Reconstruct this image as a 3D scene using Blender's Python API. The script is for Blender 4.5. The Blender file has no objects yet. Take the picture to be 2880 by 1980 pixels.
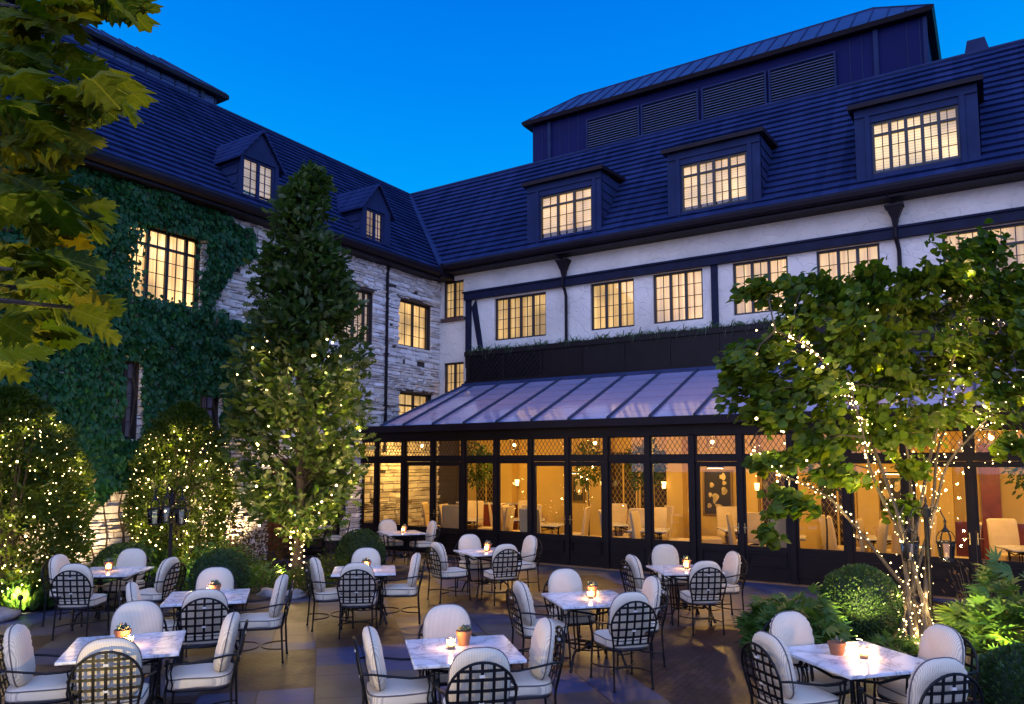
import bpy, math, random
import numpy as np
from mathutils import Vector, Matrix, noise
random.seed(7); rng = np.random.default_rng(7)
R = math.radians
C = bpy.context.scene.collection
SC = bpy.context.scene

# ------------------------------------------------------------------ camera, world, sun, exposure
CAMH = 2.3076
cd = bpy.data.cameras.new('camera'); cam = bpy.data.objects.new('camera', cd); C.objects.link(cam)
cam.location = (0, 0, CAMH); cam.rotation_euler = (R(90 + 5.1638), 0, R(32.8555))
cd.sensor_width = 36; cd.lens = 26.39; cd.shift_y = 0.0418; cd.clip_end = 2000; cd.clip_start = .05
SC.camera = cam
SUN_AZ, SUN_EL = R(-138), R(9)          # afterglow low in the sky behind the camera
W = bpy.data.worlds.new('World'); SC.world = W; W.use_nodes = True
nt = W.node_tree; nt.nodes.clear()
def wn(t, **k):
    n = nt.nodes.new(t)
    for a, b in k.items(): setattr(n, a, b)
    return n
sky = wn('ShaderNodeTexSky', sky_type='NISHITA', sun_disc=False, sun_elevation=R(1.0), sun_rotation=R(222))
sky.ozone_density = 6; sky.dust_density = .3; sky.air_density = 1.2
tc = wn('ShaderNodeTexCoord'); sep = wn('ShaderNodeSeparateXYZ')
nt.links.new(tc.outputs['Generated'], sep.inputs[0])
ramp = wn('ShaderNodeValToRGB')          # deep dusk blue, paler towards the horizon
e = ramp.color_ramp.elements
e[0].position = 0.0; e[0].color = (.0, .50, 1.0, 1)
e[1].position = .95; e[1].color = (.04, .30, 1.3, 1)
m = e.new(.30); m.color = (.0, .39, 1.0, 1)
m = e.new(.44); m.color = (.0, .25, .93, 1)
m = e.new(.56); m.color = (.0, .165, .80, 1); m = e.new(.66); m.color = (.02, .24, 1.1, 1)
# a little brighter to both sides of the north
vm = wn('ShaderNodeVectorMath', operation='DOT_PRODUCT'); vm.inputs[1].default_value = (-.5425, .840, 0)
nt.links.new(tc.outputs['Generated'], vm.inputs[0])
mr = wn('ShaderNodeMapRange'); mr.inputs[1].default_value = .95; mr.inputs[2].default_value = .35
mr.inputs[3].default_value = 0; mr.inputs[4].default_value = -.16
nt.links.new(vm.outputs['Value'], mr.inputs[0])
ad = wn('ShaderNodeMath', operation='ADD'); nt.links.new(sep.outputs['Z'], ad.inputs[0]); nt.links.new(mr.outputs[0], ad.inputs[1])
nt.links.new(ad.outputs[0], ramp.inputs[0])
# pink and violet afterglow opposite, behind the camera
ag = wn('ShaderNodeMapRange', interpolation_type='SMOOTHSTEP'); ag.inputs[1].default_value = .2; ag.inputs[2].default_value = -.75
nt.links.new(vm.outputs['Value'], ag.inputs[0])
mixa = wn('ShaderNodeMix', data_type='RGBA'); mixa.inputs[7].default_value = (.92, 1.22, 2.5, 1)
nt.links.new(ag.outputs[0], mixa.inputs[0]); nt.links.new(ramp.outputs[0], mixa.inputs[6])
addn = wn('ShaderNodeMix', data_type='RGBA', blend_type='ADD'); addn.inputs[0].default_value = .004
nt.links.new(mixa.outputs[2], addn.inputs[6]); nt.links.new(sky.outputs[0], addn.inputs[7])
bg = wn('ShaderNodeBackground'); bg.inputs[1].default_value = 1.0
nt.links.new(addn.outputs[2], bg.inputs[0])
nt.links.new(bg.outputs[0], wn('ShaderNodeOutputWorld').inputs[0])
sd = bpy.data.lights.new('sun', 'SUN'); sd.energy = .68; sd.angle = R(50); sd.color = (1, .60, .36)
so = bpy.data.objects.new('sun', sd); C.objects.link(so)
so.rotation_euler = Vector((math.sin(R(222)) * -1 * -1, math.cos(R(222)), .28)).to_track_quat('Z', 'Y').to_euler()
SC.view_settings.view_transform = 'Standard'; SC.view_settings.look = 'None'
SC.view_settings.exposure = 0; SC.view_settings.gamma = 1
SC.cycles.max_bounces = 6; SC.cycles.transparent_max_bounces = 10; SC.cycles.sample_clamp_indirect = 3
SC.cycles.caustics_reflective = False; SC.cycles.caustics_refractive = False

# ------------------------------------------------------------------ helpers
_F = 2111.18; _th = -0.573437; _pit = 0.0901254; _cy = 1110.35
def at(px, py, D):
    """a point of the place, D metres in front of the viewing height"""
    a = (px - 1440) / _F; b = -(py - _cy) / _F; c, s = math.cos(_pit), math.sin(_pit)
    x, y, z = a, c - b * s, s + b * c; x, z = x * D / y, z * D / y
    return Vector((x * math.cos(_th) + D * math.sin(_th), -x * math.sin(_th) + D * math.cos(_th), CAMH + z))

def link_mesh(name, me, mats, parent=None, smooth=False):
    o = bpy.data.objects.new(name, me); C.objects.link(o)
    for mm in (mats if isinstance(mats, (list, tuple)) else [mats]): me.materials.append(mm)
    if smooth: me.polygons.foreach_set('use_smooth', [True] * len(me.polygons))
    if parent is not None:
        o.parent = parent
        if parent.type == 'EMPTY' and parent.get('flat'): o.location = -parent.location
    return o
def thing(name, label, cat, loc=(0, 0, 0), rz=0, group=None, flat=True):
    o = bpy.data.objects.new(name, None); C.objects.link(o); o.location = loc; o.rotation_euler = (0, 0, rz)
    o.empty_display_size = .1
    if flat and rz == 0: o['flat'] = 1
    return tag(o, label, cat, group)
def tag(o, label=None, cat=None, group=None, kind=None):
    if label: o['label'] = label
    if cat: o['category'] = cat
    if group: o['group'] = group
    if kind: o['kind'] = kind
    return o
def copy_tree(o, parent=None):
    c = o.copy(); C.objects.link(c)
    if parent: c.parent = parent
    for ch in list(o.children): copy_tree(ch, c)
    return c

class MB:
    def __init__(s, M=None): s.v = []; s.f = []; s.mi = []; s.M = M; s.cur = 0
    def P(s, p):
        p = Vector(p)
        return s.M @ p if s.M is not None else p
    def add(s, vs, fs):
        n = len(s.v); s.v += [tuple(s.P(p)) for p in vs]
        s.f += [tuple(i + n for i in f) for f in fs]; s.mi += [s.cur] * len(fs)
    def box(s, x0, x1, y0, y1, z0, z1, skew=None):
        vs = [(x0,y0,z0),(x1,y0,z0),(x1,y1,z0),(x0,y1,z0),(x0,y0,z1),(x1,y0,z1),(x1,y1,z1),(x0,y1,z1)]
        s.add(vs, [(0,3,2,1),(4,5,6,7),(0,1,5,4),(1,2,6,5),(2,3,7,6),(3,0,4,7)])
    def hexa(s, vs): s.add(vs, [(0,3,2,1),(4,5,6,7),(0,1,5,4),(1,2,6,5),(2,3,7,6),(3,0,4,7)])
    def poly(s, vs): s.add(vs, [tuple(range(len(vs)))])
    def bar(s, a, b, w, h, up=(0,0,1)):
        a, b = Vector(a), Vector(b); d = (b - a).normalized(); u = Vector(up)
        r = d.cross(u)
        if r.length < 1e-4: r = d.cross(Vector((1,0,0)))
        r.normalize(); u = r.cross(d); r = r * w / 2; u = u * h / 2
        s.hexa([a-r-u, a+r-u, b+r-u, b-r-u, a-r+u, a+r+u, b+r+u, b-r+u])
    def tube(s, pts, rad, n=8, closed=False, cap=True):
        pts = [Vector(p) for p in pts]; k = len(pts)
        rs = rad if isinstance(rad, (list, tuple)) else [rad] * k
        t0 = (pts[1] - pts[0]).normalized(); ref = Vector((0,0,1)) if abs(t0.z) < .9 else Vector((1,0,0))
        nrm = t0.cross(ref).normalized(); vs = []; fs = []
        for i, p in enumerate(pts):
            if closed: t = (pts[(i+1) % k] - pts[i-1]).normalized()
            else: t = (pts[min(i+1,k-1)] - pts[max(i-1,0)]).normalized()
            nrm = (nrm - t * nrm.dot(t)).normalized(); bn = t.cross(nrm)
            for j in range(n):
                a = 2 * math.pi * j / n; vs.append(p + (nrm * math.cos(a) + bn * math.sin(a)) * rs[i])
        for i in range(k if closed else k - 1):
            for j in range(n):
                a = i * n + j; b = i * n + (j+1) % n; c = ((i+1) % k) * n + (j+1) % n; d = ((i+1) % k) * n + j
                fs.append((a, b, c, d))
        if cap and not closed: fs.append(tuple(range(n-1, -1, -1))); fs.append(tuple((k-1)*n + j for j in range(n)))
        s.add(vs, fs)
    def lathe(s, prof, n=16, c=(0,0,0)):
        vs = []; fs = []; c = Vector(c)
        for (r, z) in prof:
            for j in range(n):
                a = 2*math.pi*j/n; vs.append(c + Vector((r*math.cos(a), r*math.sin(a), z)))
        for i in range(len(prof)-1):
            for j in range(n): fs.append((i*n+j, i*n+(j+1)%n, (i+1)*n+(j+1)%n, (i+1)*n+j))
        s.add(vs, fs)
    def ball(s, c, r, n=8, m=6, sz=1):
        s.lathe([(max(1e-4, r*math.sin(math.pi*i/m)), -r*sz*math.cos(math.pi*i/m)) for i in range(m+1)], n, c)
    def build(s, name, mats, parent=None, smooth=False, bevel=0):
        me = bpy.data.meshes.new(name); me.from_pydata(s.v, [], s.f); 
        if any(s.mi): me.polygons.foreach_set('material_index', s.mi)
        me.update(); o = link_mesh(name, me, mats, parent, smooth)
        if bevel:
            b = o.modifiers.new('bevel', 'BEVEL'); b.width = bevel; b.segments = 2; b.limit_method = 'ANGLE'
        return o

def frame(O, U, N):
    """local (u, n, z) -> world"""
    U, N = Vector(U), Vector(N); Z = Vector((0,0,1))
    return Matrix(((U.x,N.x,Z.x,O[0]),(U.y,N.y,Z.y,O[1]),(U.z,N.z,Z.z,O[2]),(0,0,0,1)))

# ------------------------------------------------------------------ materials
def mat(name, col=(.5,.5,.5), rough=.6, metal=0, var=0, vscale=5, bump=0, bscale=20, spec=None, coords='Object', detail=4, col2=None, coat=0):
    m = bpy.data.materials.new(name); m.use_nodes = True; t = m.node_tree; b = t.nodes['Principled BSDF']
    b.inputs['Base Color'].default_value = (*col, 1); b.inputs['Roughness'].default_value = rough; b.inputs['Metallic'].default_value = metal
    if spec is not None: b.inputs['Specular IOR Level'].default_value = spec
    if coat: b.inputs['Coat Weight'].default_value = coat; b.inputs['Coat Roughness'].default_value = .08
    if var or bump or col2:
        tc = t.nodes.new('ShaderNodeTexCoord')
    if var or col2:
        n = t.nodes.new('ShaderNodeTexNoise'); n.inputs['Scale'].default_value = vscale; n.inputs['Detail'].default_value = detail
        t.links.new(tc.outputs[coords], n.inputs['Vector'])
        r = t.nodes.new('ShaderNodeValToRGB'); c2 = col2 or tuple(c * (1 + var) for c in col)
        c1 = col if col2 else tuple(c * (1 - var) for c in col)
        r.color_ramp.elements[0].position = .3; r.color_ramp.elements[1].position = .7
        r.color_ramp.elements[0].color = (*c1, 1); r.color_ramp.elements[1].color = (*c2, 1)
        t.links.new(n.outputs['Fac'], r.inputs[0]); t.links.new(r.outputs[0], b.inputs['Base Color'])
    if bump:
        n2 = t.nodes.new('ShaderNodeTexNoise'); n2.inputs['Scale'].default_value = bscale; n2.inputs['Detail'].default_value = detail
        t.links.new(tc.outputs[coords], n2.inputs['Vector'])
        bp = t.nodes.new('ShaderNodeBump'); bp.inputs['Strength'].default_value = bump; bp.inputs['Distance'].default_value = .02
        t.links.new(n2.outputs['Fac'], bp.inputs['Height']); t.links.new(bp.outputs[0], b.inputs['Normal'])
    return m
def island_mat(name, cols, rough=.6, transl=0, bump=0, spec=.3, vein=False, tcol=None):
    """colour differs from leaf to leaf / stone to stone"""
    m = bpy.data.materials.new(name); m.use_nodes = True; t = m.node_tree; b = t.nodes['Principled BSDF']
    g = t.nodes.new('ShaderNodeNewGeometry'); r = t.nodes.new('ShaderNodeValToRGB')
    el = r.color_ramp.elements
    for i, c in enumerate(cols):
        p = i / max(1, len(cols) - 1)
        x = el[i] if i < 2 else el.new(p)
        x.position = p; x.color = (*c, 1)
    t.links.new(g.outputs['Random Per Island'], r.inputs[0]); t.links.new(r.outputs[0], b.inputs['Base Color'])
    b.inputs['Roughness'].default_value = rough; b.inputs['Specular IOR Level'].default_value = spec
    if bump:
        tc = t.nodes.new('ShaderNodeTexCoord'); n2 = t.nodes.new('ShaderNodeTexNoise'); n2.inputs['Scale'].default_value = 14; n2.inputs['Detail'].default_value = 6
        t.links.new(tc.outputs['Object'], n2.inputs['Vector'])
        bp = t.nodes.new('ShaderNodeBump'); bp.inputs['Strength'].default_value = bump; bp.inputs['Distance'].default_value = .03
        t.links.new(n2.outputs['Fac'], bp.inputs['Height']); t.links.new(bp.outputs[0], b.inputs['Normal'])
    if transl:
        tr = t.nodes.new('ShaderNodeBsdfTranslucent'); mx = t.nodes.new('ShaderNodeMixShader'); mx.inputs[0].default_value = transl
        mc = t.nodes.new('ShaderNodeMix'); mc.data_type = 'RGBA'; mc.blend_type = 'MULTIPLY'; mc.inputs[0].default_value = 1
        mc.inputs[7].default_value = (*(tcol or (1.6, 1.5, .6)), 1)
        t.links.new(r.outputs[0], mc.inputs[6]); t.links.new(mc.outputs[2], tr.inputs[0])
        t.links.new(b.outputs[0], mx.inputs[1]); t.links.new(tr.outputs[0], mx.inputs[2])
        t.links.new(mx.outputs[0], t.nodes['Material Output'].inputs[0])
    return m
def emis(name, col, st, sample=False):
    m = bpy.data.materials.new(name); m.use_nodes = True; t = m.node_tree; t.nodes.remove(t.nodes['Principled BSDF'])
    e = t.nodes.new('ShaderNodeEmission'); e.inputs[0].default_value = (*col, 1); e.inputs[1].default_value = st
    t.links.new(e.outputs[0], t.nodes['Material Output'].inputs[0])
    m.cycles.emission_sampling = 'AUTO' if sample else 'NONE'
    return m
def glass_mat(name, tint=(1,1,1), ior=1.45, rough=0.0, base=0.0):
    m = bpy.data.materials.new(name); m.use_nodes = True; t = m.node_tree; t.nodes.remove(t.nodes['Principled BSDF'])
    tr = t.nodes.new('ShaderNodeBsdfTransparent'); tr.inputs[0].default_value = (*tint, 1)
    gl = t.nodes.new('ShaderNodeBsdfGlossy'); gl.inputs['Roughness'].default_value = rough
    fr = t.nodes.new('ShaderNodeFresnel'); fr.inputs[0].default_value = ior
    ma = t.nodes.new('ShaderNodeMath'); ma.operation = 'MULTIPLY_ADD'; ma.inputs[1].default_value = 1.25; ma.inputs[2].default_value = base; ma.use_clamp = True
    t.links.new(fr.outputs[0], ma.inputs[0])
    mx = t.nodes.new('ShaderNodeMixShader'); t.links.new(ma.outputs[0], mx.inputs[0])
    t.links.new(tr.outputs[0], mx.inputs[1]); t.links.new(gl.outputs[0], mx.inputs[2])
    t.links.new(mx.outputs[0], t.nodes['Material Output'].inputs[0])
    return m
def curtain_mat(name, kind='curtain', warm=(1.0, .56, .20), st=1.0, U=(0,1,0)):
    """a lit curtain or blind drawn behind a window: gives off the light of the room behind it"""
    m = bpy.data.materials.new(name); m.use_nodes = True; t = m.node_tree; t.nodes.remove(t.nodes['Principled BSDF'])
    L = t.links; N = t.nodes.new
    tc = N('ShaderNodeTexCoord'); mp = N('ShaderNodeMapping'); L.new(tc.outputs['Object'], mp.inputs[0])
    w = N('ShaderNodeTexNoise'); w.inputs['Detail'].default_value = 3
    w.inputs['Scale'].default_value = 1.0
    mp.inputs['Scale'].default_value = (13, 13, .25) if kind == 'curtain' else (.8, .8, .8)  # upright noise puts the folds' light and shade into the glow colour
    L.new(mp.outputs[0], w.inputs['Vector'])
    r = N('ShaderNodeValToRGB'); el = r.color_ramp.elements
    el[0].position = .32; el[0].color = (warm[0]*.58, warm[1]*.44, warm[2]*.32, 1); el[1].position = .72; el[1].color = (*warm, 1)
    L.new(w.outputs['Fac'], r.inputs[0])
    col = r.outputs[0]
    if kind == 'blind':
        sp = N('ShaderNodeSeparateXYZ'); L.new(tc.outputs['Object'], sp.inputs[0])
        ml = N('ShaderNodeMath'); ml.operation = 'MULTIPLY'; ml.inputs[1].default_value = 1/.062; L.new(sp.outputs['Z'], ml.inputs[0])
        fr = N('ShaderNodeMath'); fr.operation = 'FRACT'; L.new(ml.outputs[0], fr.inputs[0])
        cr = N('ShaderNodeValToRGB'); cr.color_ramp.elements[0].color = (.62,.5,.42,1); cr.color_ramp.elements[0].position = .1
        cr.color_ramp.elements[1].color = (1,1,1,1); cr.color_ramp.elements[1].position = .35; L.new(fr.outputs[0], cr.inputs[0])
        mm = N('ShaderNodeMix'); mm.data_type = 'RGBA'; mm.blend_type = 'MULTIPLY'; mm.inputs[0].default_value = 1
        L.new(col, mm.inputs[6]); L.new(cr.outputs[0], mm.inputs[7]); col = mm.outputs[2]
    # room lamp's uneven light put into the glow: brighter and dimmer stretches of cloth
    lo = N('ShaderNodeTexNoise'); lo.inputs['Scale'].default_value = 1.1; lo.inputs['Detail'].default_value = 1; L.new(tc.outputs['Object'], lo.inputs['Vector'])
    lm = N('ShaderNodeMapRange'); lm.inputs[1].default_value = .3; lm.inputs[2].default_value = .7; lm.inputs[3].default_value = st*.58; lm.inputs[4].default_value = st*1.6; L.new(lo.outputs['Fac'], lm.inputs[0])
    e = N('ShaderNodeEmission'); oi=N('ShaderNodeObjectInfo'); om=N('ShaderNodeMapRange'); om.inputs[3].default_value=.68; om.inputs[4].default_value=1.25; L.new(oi.outputs['Random'],om.inputs[0]); pm_=N('ShaderNodeMath'); pm_.operation='MULTIPLY'; L.new(lm.outputs[0],pm_.inputs[0]); L.new(om.outputs[0],pm_.inputs[1]); L.new(pm_.outputs[0], e.inputs[1]); L.new(col, e.inputs[0])
    d = N('ShaderNodeBsdfDiffuse'); d.inputs[0].default_value = (.22,.20,.16,1)
    a = N('ShaderNodeAddShader'); L.new(e.outputs[0], a.inputs[0]); L.new(d.outputs[0], a.inputs[1])
    L.new(a.outputs[0], t.nodes['Material Output'].inputs[0])
    return m

M_IRON = mat('wrought_iron', (.006,.005,.006), .42, .5, bump=.15, bscale=120)
M_DARK = mat('dark_timber', (.007,.004,.005), .5, spec=.2, var=.3, vscale=3, bump=.12, bscale=30)
M_ROOFMETAL = mat('roof_metal', (.020,.034,.095), .5, 0, spec=.2, var=.2, vscale=2)
M_TRIM = mat('slate_trim', (.014,.024,.075), .7, spec=.12, var=.2, vscale=2, bump=.1, bscale=40)
M_GUTTER = mat('gutter_metal', (.010,.006,.010), .5, 0, spec=.15, var=.25, vscale=2)
M_TIMBER = mat('stained_timber', (.008,.010,.03), .6, spec=.15, var=.3, vscale=3, bump=.2, bscale=30)
M_FRAME = mat('steel_window_frame', (.018,.013,.014), .5)
M_GLASS = glass_mat('window_glass', base=.05)
M_GLASS2 = glass_mat('glasshouse_glass', tint=(.97,.95,.9))
M_BRICKSILL = mat('brick_sill', (.09,.045,.035), .8, var=.4, vscale=8)
M_CREAM = mat('cream_plaster', (.60,.40,.10), .7, var=.08, vscale=1.2)
M_WARMC = curtain_mat('lit_curtain', 'curtain', (1.0,.66,.24), .95)
M_WARMB = curtain_mat('lit_blind', 'blind', (1.0,.74,.34), 1.1)
M_DIM = curtain_mat('dim_curtain', 'curtain', (.045,.05,.16), .5)
M_LEFTC = curtain_mat('pale_curtain', 'curtain', (1.0,.68,.30), 1.9)
M_COOLB = curtain_mat('cool_blind', 'blind', (.80,.66,.55), .9)
CANDLE_W=6; ROOM_W=150; BULB_E=13; OAK_W=5; SHRUB_W=3; BUD_W=7; SPOT_W=190
# ------------------------------------------------------------------ special materials
def stucco_mat():
    m = mat('rough_plaster', (.68,.62,.55), .85, var=.13, vscale=1.1, detail=8)
    t = m.node_tree; b = t.nodes['Principled BSDF']; N = t.nodes.new; L = t.links
    tc = N('ShaderNodeTexCoord'); n = N('ShaderNodeTexNoise'); n.inputs['Scale'].default_value = 3; n.inputs['Detail'].default_value = 2
    L.new(tc.outputs['Object'], n.inputs['Vector'])
    mx = N('ShaderNodeMix'); mx.data_type = 'VECTOR'; mx.inputs[0].default_value = .35
    L.new(tc.outputs['Object'], mx.inputs[4]); L.new(n.outputs['Color'], mx.inputs[5])
    v = N('ShaderNodeTexVoronoi'); v.feature = 'DISTANCE_TO_EDGE'; v.inputs['Scale'].default_value = 3.6; L.new(mx.outputs[1], v.inputs['Vector'])
    r = N('ShaderNodeValToRGB'); r.color_ramp.elements[1].position = .05; L.new(v.outputs['Distance'], r.inputs[0])
    n3 = N('ShaderNodeTexNoise'); n3.inputs['Scale'].default_value = 26; n3.inputs['Detail'].default_value = 5; L.new(tc.outputs['Object'], n3.inputs['Vector'])
    ad = N('ShaderNodeMath'); ad.operation = 'MULTIPLY_ADD'; ad.inputs[1].default_value = .6; L.new(n3.outputs['Fac'], ad.inputs[0]); L.new(r.outputs[0], ad.inputs[2])
    bp = N('ShaderNodeBump'); bp.inputs['Strength'].default_value = .5; bp.inputs['Distance'].default_value = .025
    L.new(ad.outputs[0], bp.inputs['Height']); L.new(bp.outputs[0], b.inputs['Normal'])
    return m
M_STUCCO = stucco_mat()
M_STONE = island_mat('white_ledgestone', [(.60,.57,.54),(.74,.71,.68),(.50,.46,.43),(.66,.61,.55),(.80,.77,.75),(.58,.51,.43)], .85, bump=.7)
M_MORTAR = mat('mortar', (.045,.035,.03), .95, bump=.4, bscale=20)
def shingle_mat(name, U):
    m = mat(name, (.036,.037,.066), .8, spec=.08); t = m.node_tree; b = t.nodes['Principled BSDF']; N = t.nodes.new; L = t.links
    tc = N('ShaderNodeTexCoord'); sp = N('ShaderNodeSeparateXYZ'); L.new(tc.outputs['Object'], sp.inputs[0])
    cb = N('ShaderNodeCombineXYZ'); L.new(sp.outputs[U], cb.inputs[0]); L.new(sp.outputs['Z'], cb.inputs[1])
    bt = N('ShaderNodeTexBrick'); L.new(cb.outputs[0], bt.inputs['Vector'])
    bt.inputs['Scale'].default_value = 1; bt.inputs['Brick Width'].default_value = .17; bt.inputs['Row Height'].default_value = .16; bt.inputs['Mortar Size'].default_value = .006
    bt.inputs['Color1'].default_value = (.010,.020,.072,1); bt.inputs['Color2'].default_value = (.018,.030,.095,1); bt.inputs['Mortar'].default_value = (.010,.013,.04,1)
    n = N('ShaderNodeTexNoise'); n.inputs['Scale'].default_value = 1.2; n.inputs['Detail'].default_value = 6; L.new(tc.outputs['Object'], n.inputs['Vector'])
    mr = N('ShaderNodeMapRange'); mr.inputs[3].default_value = .65; mr.inputs[4].default_value = 1.35; L.new(n.outputs['Fac'], mr.inputs[0])
    mm = N('ShaderNodeMix'); mm.data_type = 'RGBA'; mm.blend_type = 'MULTIPLY'; mm.inputs[0].default_value = 1
    bt.inputs['Row Height'].default_value = 40; bt.inputs['Brick Width'].default_value = .19; bt.inputs['Mortar Size'].default_value = .003
    L.new(bt.outputs['Color'], mm.inputs[6]); L.new(mr.outputs[0], mm.inputs[7]); L.new(mm.outputs[2], b.inputs['Base Color'])
    return m
M_SHX = shingle_mat('slate_shingles', 'X'); M_SHY = shingle_mat('slate_shingles_side', 'Y')
def patio_mat():
    m = mat('patio_paving', (.1,.1,.1), .5, spec=.3); t = m.node_tree; b = t.nodes['Principled BSDF']; N = t.nodes.new; L = t.links
    tc = N('ShaderNodeTexCoord'); mp = N('ShaderNodeMapping'); mp.inputs['Rotation'].default_value = (0,0,R(43)); wz=N('ShaderNodeTexNoise'); wz.inputs['Scale'].default_value=1.7; wz.inputs['Detail'].default_value=3; L.new(tc.outputs['Object'],wz.inputs['Vector']); wm=N('ShaderNodeMix'); wm.data_type='VECTOR'; wm.inputs[0].default_value=.03; L.new(tc.outputs['Object'],wm.inputs[4]); L.new(wz.outputs['Color'],wm.inputs[5]); L.new(wm.outputs[1], mp.inputs[0])
    def brick(w, h, ms, c1, c2, cm, off=.5, vec=None):
        k = N('ShaderNodeTexBrick'); k.inputs['Scale'].default_value = 1; k.inputs['Brick Width'].default_value = w; k.inputs['Row Height'].default_value = h
        k.inputs['Mortar Size'].default_value = ms; k.inputs['Color1'].default_value = (*c1,1); k.inputs['Color2'].default_value = (*c2,1); k.inputs['Mortar'].default_value = (*cm,1)
        k.offset = off; L.new(vec or mp.outputs[0], k.inputs['Vector']); return k
    slab = brick(.80, .54, .009, (1,1,1), (1,1,1), (.15,.13,.13))
    q1 = N('ShaderNodeSeparateXYZ'); L.new(mp.outputs[0], q1.inputs[0])
    ry_ = N('ShaderNodeMath'); ry_.operation='DIVIDE'; ry_.inputs[1].default_value=.54; L.new(q1.outputs['Y'], ry_.inputs[0]); fy = N('ShaderNodeMath'); fy.operation='FLOOR'; L.new(ry_.outputs[0], fy.inputs[0])
    md = N('ShaderNodeMath'); md.operation='MODULO'; md.inputs[1].default_value=2; ab_=N('ShaderNodeMath'); ab_.operation='ABSOLUTE'; L.new(fy.outputs[0], ab_.inputs[0]); L.new(ab_.outputs[0], md.inputs[0])
    hx_ = N('ShaderNodeMath'); hx_.operation='MULTIPLY_ADD'; hx_.inputs[1].default_value=.40; L.new(md.outputs[0], hx_.inputs[0]); L.new(q1.outputs['X'], hx_.inputs[2])
    rx_ = N('ShaderNodeMath'); rx_.operation='DIVIDE'; rx_.inputs[1].default_value=.80; L.new(hx_.outputs[0], rx_.inputs[0]); fx = N('ShaderNodeMath'); fx.operation='FLOOR'; L.new(rx_.outputs[0], fx.inputs[0])
    cx_ = N('ShaderNodeCombineXYZ'); L.new(fx.outputs[0], cx_.inputs[0]); L.new(fy.outputs[0], cx_.inputs[1])
    wv = N('ShaderNodeTexWhiteNoise'); L.new(cx_.outputs[0], wv.inputs['Vector']); slab2 = N('ShaderNodeValToRGB'); es = slab2.color_ramp.elements
    es[0].color=(.016,.028,.065,1); es[0].position=0; es[1].color=(.070,.032,.030,1); es[1].position=1
    for p_,c_ in ((.22,(.026,.036,.085)),(.42,(.036,.034,.050)),(.60,(.018,.026,.055)),(.78,(.055,.045,.036))): k_=es.new(p_); k_.color=(*c_,1)
    L.new(wv.outputs['Value'], slab2.inputs[0])
    ms = N('ShaderNodeMix'); ms.data_type = 'RGBA'; ms.blend_type = 'MULTIPLY'; ms.inputs[0].default_value = 1
    L.new(slab.outputs['Color'], ms.inputs[6]); L.new(slab2.outputs['Color'], ms.inputs[7])
    mp2 = N('ShaderNodeMapping'); mp2.inputs['Rotation'].default_value = (0,0,R(88)); L.new(tc.outputs['Object'], mp2.inputs[0])
    br = brick(.21, .075, .006, (.018,.009,.009), (.036,.018,.016), (.004,.003,.003), .5, mp2.outputs[0])
    # paving fields: broad cells cut on the slab joints
    sc = N('ShaderNodeVectorMath'); sc.operation = 'DIVIDE'; sc.inputs[1].default_value = (1.6, 1.08, 1); L.new(mp.outputs[0], sc.inputs[0])
    fl = N('ShaderNodeVectorMath'); fl.operation = 'FLOOR'; L.new(sc.outputs[0], fl.inputs[0])
    wn_ = N('ShaderNodeTexWhiteNoise'); L.new(fl.outputs[0], wn_.inputs['Vector'])
    gt = N('ShaderNodeMath'); gt.operation = 'GREATER_THAN'; gt.inputs[1].default_value = .50; L.new(wn_.outputs['Value'], gt.inputs[0])
    mx = N('ShaderNodeMix'); mx.data_type = 'RGBA'; L.new(gt.outputs[0], mx.inputs[0]); L.new(ms.outputs[2], mx.inputs[6]); L.new(br.outputs['Color'], mx.inputs[7])
    n = N('ShaderNodeTexNoise'); n.inputs['Scale'].default_value = 2.2; n.inputs['Detail'].default_value = 8; L.new(tc.outputs['Object'], n.inputs['Vector'])
    mr = N('ShaderNodeMapRange'); mr.inputs[1].default_value = .25; mr.inputs[2].default_value = .75; mr.inputs[3].default_value = .75; mr.inputs[4].default_value = 1.9; L.new(n.outputs['Fac'], mr.inputs[0])
    mm = N('ShaderNodeMix'); mm.data_type = 'RGBA'; mm.blend_type = 'MULTIPLY'; mm.inputs[0].default_value = 1
    L.new(mx.outputs[2], mm.inputs[6]); L.new(mr.outputs[0], mm.inputs[7]); L.new(mm.outputs[2], b.inputs['Base Color'])
    rr = N('ShaderNodeMapRange'); rr.inputs[3].default_value = .28; rr.inputs[4].default_value = .62; L.new(n.outputs['Fac'], rr.inputs[0]); L.new(rr.outputs[0], b.inputs['Roughness'])
    fm = N('ShaderNodeMix'); fm.data_type = 'FLOAT'; L.new(gt.outputs[0], fm.inputs[0]); L.new(slab.outputs['Fac'], fm.inputs[2]); L.new(br.outputs['Fac'], fm.inputs[3])
    sb = N('ShaderNodeMath'); sb.operation = 'MULTIPLY_ADD'; sb.inputs[1].default_value = -1; L.new(fm.outputs[0], sb.inputs[0]); L.new(n.outputs['Fac'], sb.inputs[2])
    bp = N('ShaderNodeBump'); bp.inputs['Strength'].default_value = .7; bp.inputs['Distance'].default_value = .012
    L.new(sb.outputs[0], bp.inputs['Height']); L.new(bp.outputs[0], b.inputs['Normal'])
    return m
M_PATIO = patio_mat()
M_SOIL = mat('bark_mulch', (.035,.022,.014), .95, var=.5, vscale=30, bump=.8, bscale=45)

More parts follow.
